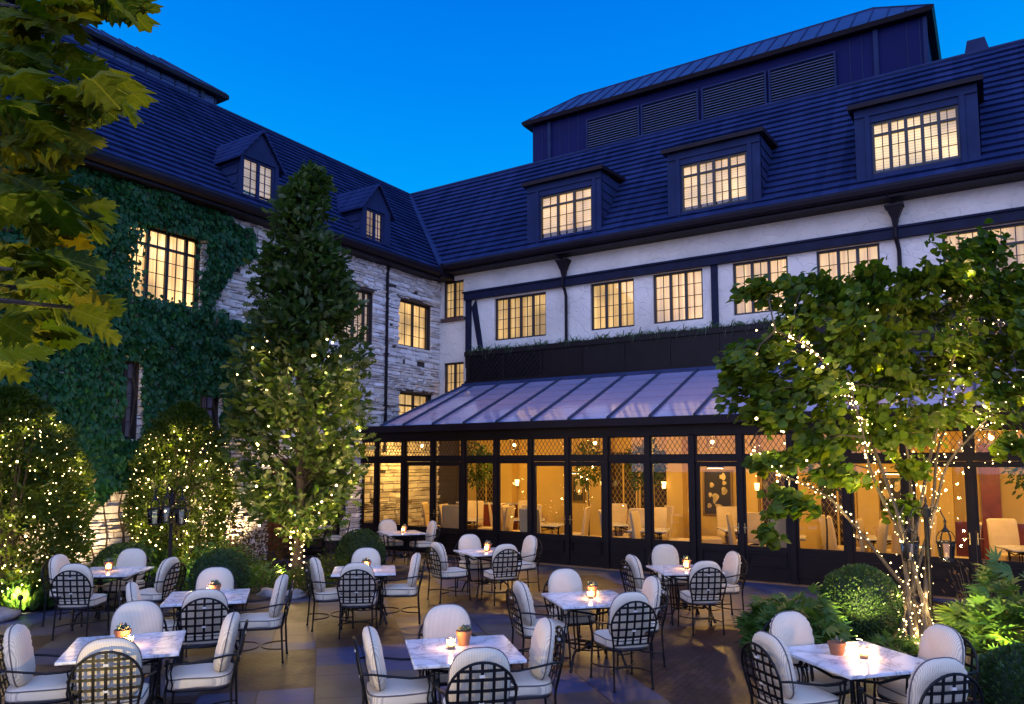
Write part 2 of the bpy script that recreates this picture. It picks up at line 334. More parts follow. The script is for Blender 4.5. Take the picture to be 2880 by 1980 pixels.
# ------------------------------------------------------------------ ground
g = MB(); g.box(-150, 150, -150, 150, -.3, -.02); tag(g.build('ground', M_SOIL), kind='structure')
XL, YS, YB, YG = -14.68, 18.465, 18.07, 15.06
g = MB(); g.box(-16.4, 8, -6, 15.0, -.015, 0); tag(g.build('patio', M_PATIO), kind='structure')
def bed(name, pts, h=.05):
    g = MB(); n = len(pts); sub = []
    for i in range(n):
        a, b2 = Vector((*pts[i], 0)), Vector((*pts[(i+1) % n], 0))
        for k in range(6):
            p = a.lerp(b2, k/6); j = noise.noise(p * 1.7) * .12; sub.append((p.x + j, p.y + j, 0))
    cx = sum(p[0] for p in sub)/len(sub); cy = sum(p[1] for p in sub)/len(sub)
    vs = [(x, y, .002) for x, y, _ in sub]; vi = [(cx + (x-cx)*.93, cy + (y-cy)*.93, h) for x, y, _ in sub]
    k = len(vs); g.add(vs + vi, [(i, (i+1) % k, k+(i+1) % k, k+i) for i in range(k)] + [tuple(range(k, 2*k))])
    return tag(g.build(name, M_SOIL), kind='structure')
bed('planting_bed_ground', [(-14.6,0),(-12.7,2.5),(-12.7,5.2),(-13.0,6.3),(-12.6,7.2),(-11.4,7.6),(-10.4,8.4),(-10.0,9.3),(-10.5,10.6),(-10.3,11.6),(-11.2,12.0),(-12.2,11.6),(-13.2,11.6),(-14.66,11.6)])
bed('planting_bed_ground', [(-3.0,9.9),(-2.2,11.9),(-.6,12.6),(1.4,12.4),(2.4,10.2),(1.6,8.4),(.3,8.3),(-.8,9.0),(-1.9,9.3)])

# ------------------------------------------------------------------ building helpers
def holes_grid(mb, u0, u1, z0, z1, holes, depth, n0=0):
    us = sorted({u0, u1, *[max(u0,min(u1,x)) for h in holes for x in h[:2]]}); zs = sorted({z0, z1, *[max(z0,min(z1,x)) for h in holes for x in h[2:]]})
    for i in range(len(us)-1):
        for j in range(len(zs)-1):
            cu, cz = (us[i]+us[i+1])/2, (zs[j]+zs[j+1])/2
            if any(h[0] < cu < h[1] and h[2] < cz < h[3] for h in holes): continue
            mb.poly([(us[i],n0,zs[j]),(us[i+1],n0,zs[j]),(us[i+1],n0,zs[j+1]),(us[i],n0,zs[j+1])])
    for a,b,c,d in holes:
        mb.poly([(a,n0,c),(a,n0-depth,c),(a,n0-depth,d),(a,n0,d)]); mb.poly([(b,n0,c),(b,n0-depth,c),(b,n0-depth,d),(b,n0,d)])
        mb.poly([(a,n0,c),(b,n0,c),(b,n0-depth,c),(a,n0-depth,c)]); mb.poly([(a,n0,d),(b,n0,d),(b,n0-depth,d),(a,n0-depth,d)])
def window(F, parent, u0, u1, z0, z1, groups=(2,2), rows=4, transom=0, curt=M_WARMC, rec=.08, fw=.055, root=None, fm=M_FRAME):
    """a steel casement window: groups = panes across in each casement"""
    mb = MB(F); n0, n1 = -rec-.05, -rec+.01
    mb.box(u0,u1,n0,n1,z0,z0+fw); mb.box(u0,u1,n0,n1,z1-fw,z1); mb.box(u0,u0+fw,n0,n1,z0+fw,z1-fw); mb.box(u1-fw,u1,n0,n1,z0+fw,z1-fw)
    tot = sum(groups); x = u0+fw; w = (u1-u0-2*fw)/tot; bars = MB(F); zt = z1-fw-(z1-z0)*transom if transom else z1-fw
    if transom: mb.box(u0+fw,u1-fw,n0+.004,n1-.004,zt-fw/2,zt+fw/2)
    cuts = []
    for gi, k in enumerate(groups):
        if gi: mb.box(x-fw*.62,x+fw*.62,n0+.002,n1+.006,z0+fw,z1-fw)
        for c in range(1,k): cuts.append(x+c*w)
        x += k*w
    for c in cuts: bars.box(c-.010,c+.010,-rec-.03,-rec-.012,z0+fw,z1-fw)
    for r_ in range(1,rows):
        z = z0+fw+(zt-z0-fw)*r_/rows; bars.box(u0+fw,u1-fw,-rec-.027,-rec-.015,z-.008,z+.008)
    if transom:
        z = (zt+z1-fw)/2
    nm = 'window'; 
    if parent.get('ispart'): nm = 'window_frame'
    w_ = mb.build(nm, fm, parent)
    p2 = w_ if nm == 'window' else parent
    bars.build('glazing_bars', fm, p2)
    gl = MB(F); gl.poly([(u0+.02,-rec-.035,z0+.02),(u1-.02,-rec-.035,z0+.02),(u1-.02,-rec-.035,z1-.02),(u0+.02,-rec-.035,z1-.02)]); gl.build('pane', M_GLASS, p2)
    cu = MB(F); n = 40; vs = []
    for i in range(n+1):
        u = u0+.01+(u1-u0-.02)*i/n; d = -rec-.13+.018*math.sin(i*1.9)+.01*math.sin(i*.8+u0)
        if curt in (M_WARMB, M_COOLB): d = -rec-.12
        vs += [(u,d,z0),(u,d,z1)]
    cu.add(vs, [(2*i,2*i+2,2*i+3,2*i+1) for i in range(n)]); cu.build('blind' if curt in (M_WARMB,M_COOLB) else 'curtain', curt, p2, smooth=True)
    return w_
def lattice(mb, u0, u1, z0, z1, n, su=.115, sz=.15, r=.004):
    w, h = u1-u0, z1-z0; k = sz/su
    c = -h
    for sgn in (1,-1):
        t = -h/k
        while t < w:
            # line u = t + s/k, z = s
            a = max(0, t); b = min(w, t+h/k)
            if b > a+.005:
                za, zb = (a-t)*k, (b-t)*k
                if sgn > 0: mb.bar((u0+a,n,z0+za),(u0+b,n,z0+zb),r*2,r*2)
                else: mb.bar((u1-a,n,z0+za),(u1-b,n,z0+zb),r*2,r*2)
            t += su
FL = frame((XL,0,0),(0,1,0),(1,0,0)); FR = frame((0,YS,0),(1,0,0),(0,-1,0))

# ------------------------------------------------------------------ stone wing (left)
SW = thing('stone_wing', 'ivy clad wing of rough white stone under a steep dark shingled roof', 'building', (XL,8,0))
BIGW=(8.29,9.95,5.67,7.23); W1=(14.10,15.44,5.60,7.10); W2=(16.55,18.02,5.76,7.15); W3=(16.61,18.1,3.1,4.38)
IV1=(8.22,8.66,2.78,4.37); IV2=(9.95,10.55,2.5,3.82); REC=(12.0,14.55,0,2.35)
LH=[BIGW,W1,W2,W3,IV1,IV2,REC]
w = MB(FL); holes_grid(w, -3, YS, -.02, 8.3, LH, .30); w.poly([(YS,0,-.02),(20,0,-.02),(20,0,3.3),(YS,0,3.3)]); w.build('wall', M_MORTAR, SW)
st = MB(FL); z = 0.0; rr = random.Random(3)
while z < 8.18:
    h = rr.choice([.05,.06,.07,.08,.10,.12,.15]); z1_ = min(z+h, 8.2)
    segs = [(3.5, YS-.01)]
    for (a,b,c,d) in LH:
        if z1_ > c+.02 and z < d-.02:
            ns = []
            for s0,s1 in segs:
                if b <= s0 or a >= s1: ns.append((s0,s1)); continue
                if a-s0 > .06: ns.append((s0,a))
                if s1-b > .06: ns.append((b,s1))
            segs = ns
    for s0,s1 in segs:
        u = s0
        while u < s1-.01:
            L_ = rr.uniform(.10,.46)*(1.15 if h > .11 else 1); ue = u+L_
            if s1-ue < .12: ue = s1
            d = rr.uniform(.02,.11); jt = lambda: rr.uniform(-.02,.02)
            a0,a1,b0,b1 = u+.008, ue-.008, z+.006, z1_-.006
            if rr.random() < .985:
                st.hexa([(a0,0,b0),(a1,0,b0),(a1+jt()*0,d*.6+abs(jt()),b0+.012+jt()),(a0,d*.6+abs(jt()),b0+.012+jt()),
                     (a0,0,b1),(a1,0,b1),(a1-.01+jt(),d+jt(),b1-.004+jt()*.6),(a0+.012+jt(),d+jt(),b1-.004+jt()*.6)])
            u = ue
    z = z1_
st.build('stonework', M_STONE, SW)
window(FL, SW, *BIGW[:2], *BIGW[2:], groups=(2,2,2,1), rows=4, transom=.2, curt=M_LEFTC)
window(FL, SW, *W1[:2], *W1[2:], groups=(3,2,1), rows=4, transom=.22, curt=M_COOLB)
window(FL, SW, *W2[:2], *W2[2:], groups=(2,2), rows=4, curt=M_WARMC)
window(FL, SW, *W3[:2], *W3[2:], groups=(2,2), rows=4, transom=.25, curt=M_WARMC)
window(FL, SW, *IV1[:2], *IV1[2:], groups=(1,1), rows=4, transom=.2, curt=M_DIM)
window(FL, SW, *IV2[:2], *IV2[2:], groups=(1,2), rows=3, transom=.2, curt=M_DIM)
for h in (BIGW,W1,W2,W3): 
    s_ = MB(FL); s_.box(h[0]-.05,h[1]+.05,-.1,.07,h[2]-.07,h[2]-.005); s_.build('sill', M_STONE, SW)
    s_ = MB(FL); s_.box(h[0]-.12,h[1]+.12,-.04,.06,h[3]+.003,h[3]+.10); s_.build('lintel', mat('timber_lintel',(.05,.03,.02),.7) if 'timber_lintel' not in bpy.data.materials else bpy.data.materials['timber_lintel'], SW)
# porch recess with the red wooden door
rc = MB(FL); a,b,c,d = REC
rc.poly([(a,-.2,0),(a,-1.6,0),(a,-1.6,d),(a,-.2,d)]); rc.poly([(b,-.2,0),(b,-1.6,0),(b,-1.6,d),(b,-.2,d)]); rc.poly([(a,-.2,d),(b,-.2,d),(b,-1.6,d),(a,-1.6,d)]); rc.poly([(a,-1.6,0),(b,-1.6,0),(b,-1.6,d),(a,-1.6,d)])
rc.build('porch_recess', mat('porch_plaster',(.12,.07,.05),.8), SW)
M_RED = mat('red_brown_wood', (.16,.022,.012), .45, var=.3, vscale=4)
dr = MB(frame((XL-1.45,14.545,0),(-1,0,0),(0,-1,0)))
dr = MB(FL); dr.box(a+.5,b-.25,-1.59,-1.53,0,2.15)
for k in range(2):
    for j in range(2): dr.box(a+.6+k*.85,a+1.3+k*.85,-1.53,-1.50,.15+j*1.0,1.0+j*1.0)
dr.build('door', M_RED, SW)
# roof: shingle courses as real overlapping steps
def courses(F, u0f, u1f, n0, z0, n1, z1, m, name, parent, pitch=.245, lip=.055):
    """u0f,u1f: extent as functions of height fraction"""
    mb = MB(F); L_ = math.hypot(n1-n0, z1-z0); k = int(L_/pitch); dn, dz = (n1-n0)/k, (z1-z0)/k
    nn, nz = -(z1-z0)/L_, (n1-n0)/L_
    if nz < 0: nn, nz = -nn, -nz
    r_ = random.Random(5)
    for i in range(k):
        t0, t1 = i/k, (i+1)/k; 
        a0,b0,a1,b1 = u0f(t0),u1f(t0),u0f(t1),u1f(t1)
        N0, Z0, N1, Z1 = n0+dn*i, z0+dz*i, n0+dn*(i+1), z0+dz*(i+1)
        seg = max(1,int((b0-a0)/.6)); 
        for s in range(seg):
            f0,f1 = s/seg,(s+1)/seg; j = r_.uniform(-.006,.006); j2 = r_.uniform(-.007,.007)
            q = lambda f,aa,bb: aa+(bb-aa)*f
            A=(q(f0,a0,b0),N0+nn*(lip+j),Z0+nz*(lip+j)+j2); B=(q(f1,a0,b0),N0+nn*(lip+j),Z0+nz*(lip+j)+j2)
            Cc=(q(f1,a1,b1),N1,Z1); D=(q(f0,a1,b1),N1,Z1); E_=(q(f0,a0,b0),N0-nn*.02,Z0-nz*.02); G=(q(f1,a0,b0),N0-nn*.02,Z0-nz*.02)
            mb.add([A,B,Cc,D,E_,G],[(0,1,2,3),(4,5,1,0)])
    o = mb.build(name, m, parent); ul = MB(F); q=[(u0f(0),n0-nn*.05,z0-nz*.05),(u1f(0),n0-nn*.05,z0-nz*.05),(u1f(1),n1-nn*.05,z1-nz*.05),(u0f(1),n1-nn*.05,z1-nz*.05)]; ul.poly(q); ul.build('roof_deck', M_GUTTER, parent)
    return o
# left: eave n=+.48 z=8.42 -> n=-3.42 z=12.3 ; valley side runs back with height
courses(FL, lambda t:-3, lambda t: 18.0+t*2.98, .48, 8.24, -3.42, 12.3, M_SHY, 'roof', SW)
gt_ = MB(FL)
prof = [(.42,8.40),(.56,8.42),(.60,8.34),(.58,8.26),(.50,8.21),(.42,8.22)]
def gutter(F, u0, u1, name, parent, dz=0):
    mb = MB(F); vs = [(u0,p[0],p[1]+dz) for p in prof]+[(u1,p[0],p[1]+dz) for p in prof]; n=len(prof)
    mb.add(vs,[(i,(i+1)%n,n+(i+1)%n,n+i) for i in range(n)]+[tuple(range(n)),tuple(range(n,2*n))]); 
    mb.box(u0,u1,0.0,.44,8.14+dz,8.20+dz); mb.box(u0,u1,-.3 if dz==0 else .001,.43,8.301+dz,8.43+dz)
    return mb.build(name, M_GUTTER, parent)
gutter(FL, -3, YS-.52, 'gutter', SW, -.18); cb_=MB(); cb_.box(XL-.3,XL+.60,YS-.60,YS+.3,8.0,8.42); cb_.build('corner_soffit', M_GUTTER, SW)
def ridgecap(F,u0,u1,n,z,parent):
    mb=MB(F); mb.tube([(u0,n,z),(u1,n,z)],.07,8); mb.build('ridge_cap', M_TRIM, parent)
ridgecap(FL,-3,20.9,-3.42,12.31,SW)
bk = MB(FL); bk.poly([(-3,-3.42,12.3),(20.95,-3.42,12.3),(20.95,-8,12.3),(-3,-8,12.3)]); bk.build('flat_roof', M_ROOFMETAL, SW)
vl = MB(); vl.bar((-14.12,17.92,8.33),(-18.1,20.97,12.35),.26,.07); vl.build('valley_flashing', M_TRIM, SW)
# gabled dormers
def gdormer(y0,y1,ze,za,win):
    ym=(y0+y1)/2; x0=XL+.30; F=frame((x0,0,0),(0,1,0),(1,0,0))
    mb=MB(F); zb=8.28; wz0,wz1,wy0,wy1=win[2],win[3],win[0],win[1]
    d=MB(F); xin=lambda z: .18-(z-8.24)/1.046      # local n where the main roof is at height z
    # front boards
    mb.box(y0,wy0,-.08,0,zb,ze); mb.box(wy1,y1,-.08,0,zb,ze); mb.box(wy0,wy1,-.08,0,zb,wz0); mb.box(wy0,wy1,-.08,0,wz1,ze)
    mb.hexa([(y0,-.08,ze),(y1,-.08,ze),(y1,0,ze),(y0,0,ze),(ym-.01,-.08,za-.03),(ym+.01,-.08,za-.03),(ym+.01,0,za-.03),(ym-.01,0,za-.03)])
    nb=xin(ze)-.3
    for yy in (y0,y1):
        s=1 if yy==y1 else -1
        for k in range(5):
            za_,zb_=zb+(ze-zb)*k/5,zb+(ze-zb)*(k+1)/5
            mb.add([(yy,-.08,za_),(yy,nb,za_),(yy,nb,zb_),(yy,-.08,zb_),(yy+s*.022,-.08,za_),(yy+s*.022,nb,za_)],[(4,5,2,3),(0,1,5,4)])
    o=mb.build('dormer', M_TRIM, SW); o['ispart']=1
    # roof slabs with overhang
    rf=MB(F); ov=.13
    for s in (-1,1):
        ye = y0-ov if s<0 else y1+ov; zee = ze - ov*(za-ze)/((y1-y0)/2)
        k=5
        for i in range(k):
            t0,t1=i/k,(i+1)/k; Y0,Z0=ye+(ym-ye)*t0,zee+(za-zee)*t0; Y1,Z1=ye+(ym-ye)*t1,zee+(za-zee)*t1
            rf.add([(Y0,.10,Z0+.05),(Y0,-2.4,Z0+.05),(Y1,-2.4,Z1+.015),(Y1,.10,Z1+.015),(Y0,.10,Z0-.01),(Y0,-2.4,Z0-.01),(Y1,.10,Z1-.05)],[(0,1,2,3),(4,5,1,0),(4,0,3,6)])
    rf.build('dormer_roof', M_SHX, o)
    window(F, o, wy0,wy1,wz0,wz1, groups=(2,2), rows=4, curt=M_COOLB, rec=.05, fm=M_TRIM)
gdormer(10.70,11.81,9.47,10.17,(10.78,11.71,8.47,9.43))
gdormer(14.68,15.81,9.43,10.14,(14.84,15.57,8.45,9.37))
# downspout
def downspout(F,parent,u,z0,hop=True):
    mb=MB(F); mb.tube([(u,.44,8.25),(u,.42,8.12),(u+.02,.2,7.98),(u+.03,.12,7.86),(u+.03,.10,7.8),(u+.03,.10,z0)],.045,8); o=mb.build('downspout', M_GUTTER, parent)
    for zz in (7.0,5.4,3.9):
        if zz>z0: b_=MB(F); b_.box(u-.03,u+.09,.0,.16,zz,zz+.03); b_.build('bracket',M_GUTTER,o)
    return o
downspout(FL,SW,15.92,2.6)
# rooftop plant room on the stone wing
PL=thing('rooftop_plant_room','long low metal clad rooftop plant room above the ivy covered wing','plant room',(-19,7,12.3))
mb=MB(); mb.box(-22,-18.6,-3,12.95,12.0,12.86); mb.build('wall',mat('zinc_panels',(.06,.10,.22),.5,spec=.3),PL)
mb=MB()
for i in range(30):
    y=12.9-i*.42; 
    if y>-3: mb.box(-18.6,-18.57,y-.015,y+.015,12.3,12.85)
mb.box(-18.6,-18.5,12.38,12.50,12.3,12.85); mb.build('panel_joints',mat('joint_metal',(.012,.014,.03),.5),PL)
mb=MB(); mb.hexa([(-22.2,-3,12.86),(-18.35,-3,12.86),(-18.35,13.2,12.86),(-22.2,13.2,12.86),(-22.2,-3,12.98),(-18.35,-3,12.98),(-18.35,13.2,12.98),(-22.2,13.2,12.98)]); mb.build('eave',M_GUTTER,PL)
mb=MB(); mb.add([(-18.4,-3,12.985),(-18.4,13.15,12.985),(-20,12.0,14.05),(-20,-3,14.05),(-22,13.15,12.985),(-22,-3,12.985)],[(0,1,2,3),(1,4,2),(4,5,3,2)]); mb.build('roof',M_ROOFMETAL,PL)
mb=MB()
for i in range(26):
    y=11-i*.5; mb.bar((-18.4,y+.8,13.0),(-20,y+.8,14.06),.03,.04)
mb.bar((-18.4,13.15,13.0),(-20,12.0,14.065),.04,.05); mb.build('seams',M_TRIM,PL)
mb=MB(); mb.tube([(-18.3,-3,12.68),(-18.3,12.3,12.56)],.02,6)
mb.build('conduit',M_ROOFMETAL,PL)

# ------------------------------------------------------------------ plastered wing (right)
PW=thing('plastered_wing','half timbered wing of white plaster under a steep dark shingled roof','building',(-5,YS,0))
RH=[(-14.51,-13.72,6.82,8.0),(-14.47,-13.70,3.9,5.41),(-12.56,-10.76,5.95,7.24),(-9.33,-8.02,5.95,7.27),(-7.48,-6.13,5.95,7.28),(-5.36,-4.03,5.95,7.28),(-3.38,-2.03,5.95,7.28),(-.80,1.6,5.5,7.28)]
w=MB(FR); holes_grid(w,XL,6,3.2,8.3,RH,.30); w.build('wall',M_STUCCO,PW)
gr=[((2,),4,0),((2,),4,0),((2,2,2,2),4,0),((2,2,2),4,0),((2,2,2),4,0),((2,2,2),4,0),((2,2,2),4,0),((3,3,3),5,.2)]
gr[0]=((1,1),4,0); gr[1]=((1,1),5,0)
gr[0]=((2,2),4,0); gr[1]=((2,2),5,0)
for h,(g_,r_,t_) in zip(RH,gr):
    window(FR,PW,*h,groups=g_,rows=r_,transom=t_,curt=M_LEFTC if h[0]==-.76 else M_WARMC)
s_=MB(FR)
for k in range(10): s_.box(-14.56+k*.092,-14.475+k*.092,-.05,.07,6.70,6.81)
s_.build('brick_sill',M_BRICKSILL,PW)
s_=MB(FR); s_.box(-13.62,6,.0,.13,7.29,7.50); s_.box(-13.66,6,.0,.17,7.502,7.55); s_.build('timber_beam',M_TIMBER,PW)
s_=MB(FR); s_.box(-13.60,-13.40,.0,.06,5.2,7.288); s_.build('timber_post',M_TIMBER,PW)
s_=MB(FR); s_.hexa([(-13.08,0,5.55),(-12.92,0,5.55),(-12.92,.05,5.55),(-13.08,.05,5.55),(-13.38,0,7.05),(-13.22,0,7.28),(-13.22,.05,7.28),(-13.38,.05,7.05)]); s_.build('timber_brace',M_TIMBER,PW)
s_=MB(FR); s_.box(-5.90,-5.73,.0,.05,5.55,7.288); s_.build('timber_post',M_TIMBER,PW)
for u in (-10.10,-1.68):
    mb=MB(FR); mb.tube([(u-.12,.46,8.25),(u-.1,.40,8.16),(u-.02,.2,8.06),(u,.16,8.0),(u,.15,7.9)],.045,8)
    mb.tube([(u,.13,7.72),(u,.13,7.55),(u,.2,7.5),(u,.2,7.3),(u+.03,.12,7.15),(u+.05,.09,7.0),(u+.05,.09,5.55)],.045,8)
    o=mb.build('downspout',M_GUTTER,PW)
    hb=MB(FR); hb.hexa([(u-.06,.05,7.70),(u+.06,.05,7.70),(u+.06,.2,7.70),(u-.06,.2,7.70),(u-.17,.02,7.98),(u+.17,.02,7.98),(u+.17,.28,7.98),(u-.17,.28,7.98)])
    hb.box(u-.19,u+.19,.01,.30,7.98,8.03); hb.hexa([(u-.045,.08,7.55),(u+.045,.08,7.55),(u+.045,.17,7.55),(u-.045,.17,7.55),(u-.07,.05,7.70),(u+.07,.05,7.70),(u+.07,.2,7.70),(u-.07,.2,7.70)])
    hb.build('hopper',M_GUTTER,o)
courses(FR, lambda t: -14.2-3.9*t, lambda t: 6, .46, 8.40, -2.49, 12.3, M_SHX, 'roof', PW)
gutter(FR, XL+.58, 6, 'gutter', PW)
ridgecap(FR,-18.1,6,-2.49,12.31,PW)
bk=MB(FR); bk.poly([(-20,-2.49,12.3),(6,-2.49,12.3),(6,-8,12.3),(-20,-8,12.3)]); bk.build('flat_roof',M_ROOFMETAL,PW)
def sdormer(x0,x1,win,groups):
    y=18.165; F=frame((0,y,0),(1,0,0),(0,-1,0)); zb,zt=8.5,10.33
    mb=MB(F); wa,wb,wc,wd=win
    mb.box(x0,wa,-.08,0,zb,zt); mb.box(wb,x1,-.08,0,zb,zt); mb.box(wa,wb,-.08,0,zb,wc); mb.box(wa,wb,-.08,0,wd,zt)
    mb.box(x0+.01,x1-.01,0,.035,wd+.16,wd+.20); mb.box(wa-.12,wa-.02,0,.03,wc-.12,wd+.16); mb.box(wb+.02,wb+.12,0,.03,wc-.12,wd+.16)
    for xx in (x0,x1):
        s=1 if xx==x1 else -1
        for k in range(7):
            a_,b_=zb+(zt-zb)*k/7,zb+(zt-zb)*(k+1)/7
            mb.add([(xx,-.08,a_),(xx,-1.75,a_),(xx,-1.75,b_),(xx,-.08,b_),(xx+s*.025,-.08,a_),(xx+s*.025,-1.75,a_)],[(4,5,2,3),(0,1,5,4)])
    o=mb.build('dormer',M_TRIM,PW); o['ispart']=1
    rf=MB(F); rf.hexa([(x0-.12,.13,zt),(x1+.12,.13,zt),(x1+.12,-1.9,zt+.16),(x0-.12,-1.9,zt+.16),(x0-.12,.13,zt+.10),(x1+.12,.13,zt+.10),(x1+.12,-1.9,zt+.26),(x0-.12,-1.9,zt+.26)]); rf.build('dormer_roof',M_GUTTER,o)
    window(F,o,wa,wb,wc,wd,groups=groups,rows=3,transom=.2,curt=M_WARMB,rec=.05)
sdormer(-11.21,-8.83,(-10.78,-9.10,8.62,9.97),(2,2,2))
sdormer(-6.90,-4.53,(-6.54,-4.85,8.72,9.97),(2,2,2,2))
sdormer(-2.40,0.0,(-2.06,-.36,8.77,9.97),(2,2,2,2,2))
# long panelled window box over the glass roof
WB=thing('window_box','long dark panelled window box above the glass roof, planted with strap leaved plants','window box',(-5,YB,4.6))
mb=MB(); mb.box(-13.32,6,YB,YS+.0-.01,4.55,5.60); mb.box(-13.36,6,YB-.04,YB,5.48,5.62); mb.box(-13.36,6,YB-.025,YB,4.6,4.74); mb.build('planter_body',M_DARK,WB)
k=0; x=-13.22
while x<6:
    f=MB(); f.box(x,x+.05,YB-.02,YB,4.742,5.478); f.build('stile',M_DARK,WB)
    if k<2:
        f=MB(frame((0,YB,0),(1,0,0),(0,-1,0))); lattice(f,x+.06,x+1.2,4.75,5.47,.012,su=.16,sz=.16,r=.008); f.build('trellis',M_DARK,WB)
    x+=1.26; k+=1
# rooftop plant room (right)
PR=thing('louvred_plant_room','big dark rooftop plant room with a row of louvres and seamed metal roof','plant room',(-7,23,12.3))
M_CLAD=mat('dark_cladding',(.006,.009,.06),.7,0,spec=.1,var=.15,vscale=1)
mb=MB(); mb.box(-13.15,-1.06,21.7,26.5,12.0,14.02)
mb.build('wall',M_CLAD,PR)
mb=MB()
for x in (-13.1,-12.75,-12.4,-12.05,-11.7,-11.35,-2.9,-2.6,-1.5,-1.2): mb.box(x-.012,x+.012,21.685,21.7,12.1,14.0)
for x in (-12.45,-2.25): mb.box(x-.06,x+.06,21.62,21.7,12.1,14.0)
mb.box(-1.12,-1.02,21.64,21.7,12.1,14.0); mb.build('battens',M_TRIM,PR)
for a_,b_ in ((-11.02,-9.12),(-9.06,-7.18),(-7.08,-5.15),(-5.08,-3.26)):
    mb=MB(); mb.box(a_,b_,21.60,21.64,12.35,12.40); mb.box(a_,b_,21.60,21.64,13.66,13.71); mb.box(a_,a_+.05,21.60,21.66,12.4,13.66); mb.box(b_-.05,b_,21.60,21.66,12.4,13.66)
    o=mb.build('louvre',M_TRIM,PR); s_=MB(); z=12.42
    s_.cur=1; s_.box(a_+.05,b_-.05,21.690,21.698,12.4,13.66); s_.cur=0
    while z<13.62: s_.hexa([(a_+.05,21.62,z),(b_-.05,21.62,z),(b_-.05,21.685,z+.05),(a_+.05,21.685,z+.05),(a_+.05,21.62,z+.012),(b_-.05,21.62,z+.012),(b_-.05,21.685,z+.062),(a_+.05,21.685,z+.062)]); z+=.082
    s_.build('blades',[mat('louvre_blade',(.05,.075,.16),.5) if 'louvre_blade' not in bpy.data.materials else bpy.data.materials['louvre_blade'],mat('louvre_dark',(.004,.004,.006),.9)],o)
mb=MB(); mb.hexa([(-13.4,21.45,14.02),(-.88,21.45,14.02),(-.88,26.7,14.02),(-13.4,26.7,14.02),(-13.45,21.4,14.14),(-.83,21.4,14.14),(-.83,26.75,14.14),(-13.45,26.75,14.14)]); mb.build('eave',M_GUTTER,PR)
mb=MB(); A,B_,Cc,D=(-13.4,21.45,14.145),(-.9,21.45,14.145),(-2.4,23.1,15.45),(-12.1,23.1,15.45)
mb.add([A,B_,Cc,D,(-.9,26.6,14.145),(-13.4,26.6,14.145),(-2.4,25,15.45),(-12.1,25,15.45)],[(0,1,2,3),(1,4,6,2),(5,0,3,7),(4,5,7,6),(3,2,6,7)]); mb.build('roof',M_ROOFMETAL,PR)
mb=MB()
for i in range(28):
    x=-13.2+i*.45; t1=min(1,(x+13.4)/1.5,(-.9-x)/1.5)
    if t1>0: mb.bar((x,21.45,14.16),(x,21.45+1.65*t1,14.16+1.3*t1),.025,.035)
mb.bar(A,D,.04,.06); mb.bar(B_,Cc,.04,.06); mb.bar(D,Cc,.06,.06); mb.build('seams',M_TRIM,PR)
VN=thing('roof_vent','dark tapered metal vent cowl on the roof ridge at far right','vent',(.0,21.7,12.3))
mb=MB(); mb.hexa([(-.28,21.45,12.3),(.38,21.45,12.3),(.38,22.05,12.3),(-.28,22.05,12.3),(-.16,21.55,12.98),(.22,21.55,12.98),(.22,21.95,12.98),(-.16,21.95,12.98)]); mb.build('cowl',M_TRIM,VN)
mb=MB(); mb.box(-.42,.5,21.4,22.1,12.28,12.42); mb.build('vent_base',M_TRIM,VN)
SK=thing('rooftop_hatch','low pale box on the roof ridge left of the louvred plant room','roof hatch',(-15,21.6,12.3))
mb=MB(); mb.hexa([(-15.9,21.5,12.25),(-14.4,21.5,12.25),(-14.4,22.2,12.25),(-15.9,22.2,12.25),(-15.9,21.5,12.40),(-14.4,21.5,12.62),(-14.4,22.2,12.62),(-15.9,22.2,12.40)]); mb.build('hatch_box',mat('pale_metal',(.4,.3,.28),.5),SK)
# ------------------------------------------------------------------ glasshouse
GH=thing('glasshouse','dark framed glasshouse dining room with lattice transoms and sloping glass roof','glasshouse',(-6,YG,0))
FG=frame((0,YG,0),(1,0,0),(0,-1,0))
XN=[-13.13+.978*n for n in range(-1,18)]; XN[0]=-14.08
mb=MB(FG); mb.box(XL,4.5,-.12,0,2.90,3.16); mb.box(XL,4.5,-.12,.05,3.10,3.2); mb.box(XL,4.5,-.10,.03,2.88,2.93); mb.build('fascia',M_DARK,GH)
mb=MB(FG); mb.box(XL,4.5,-.1,.0,2.335,2.44); mb.build('transom_rail',M_DARK,GH)
mb=MB(FG); vs=[]; mb.box(XL+.25,4.5,.04,.22,3.18,3.26); mb.box(XL+.25,4.5,.20,.235,3.10,3.27); mb.build('gutter',M_GUTTER,GH)
def bevpanel(mb,u0,u1,z0,z1):
    mb.box(u0,u1,0,.012,z0,z0+.03); mb.box(u0,u1,0,.012,z1-.03,z1); mb.box(u0,u0+.03,0,.012,z0+.03,z1-.03); mb.box(u1-.03,u1,0,.012,z0+.03,z1-.03)
for i,x in enumerate(XN):
    mb=MB(FG); d=0.03 if (i-1)%2==0 else .012
    mb.box(x-.05,x+.05,-.12,d,0,2.90); 
    if (i-1)%2==0: mb.box(x-.075,x+.075,-.0,.05,0,.12)
    mb.build('post',M_DARK,GH)
mb=MB(FG); mb.box(XL,XL+.05,-.12,.0,0,2.9); mb.build('post',M_DARK,GH)
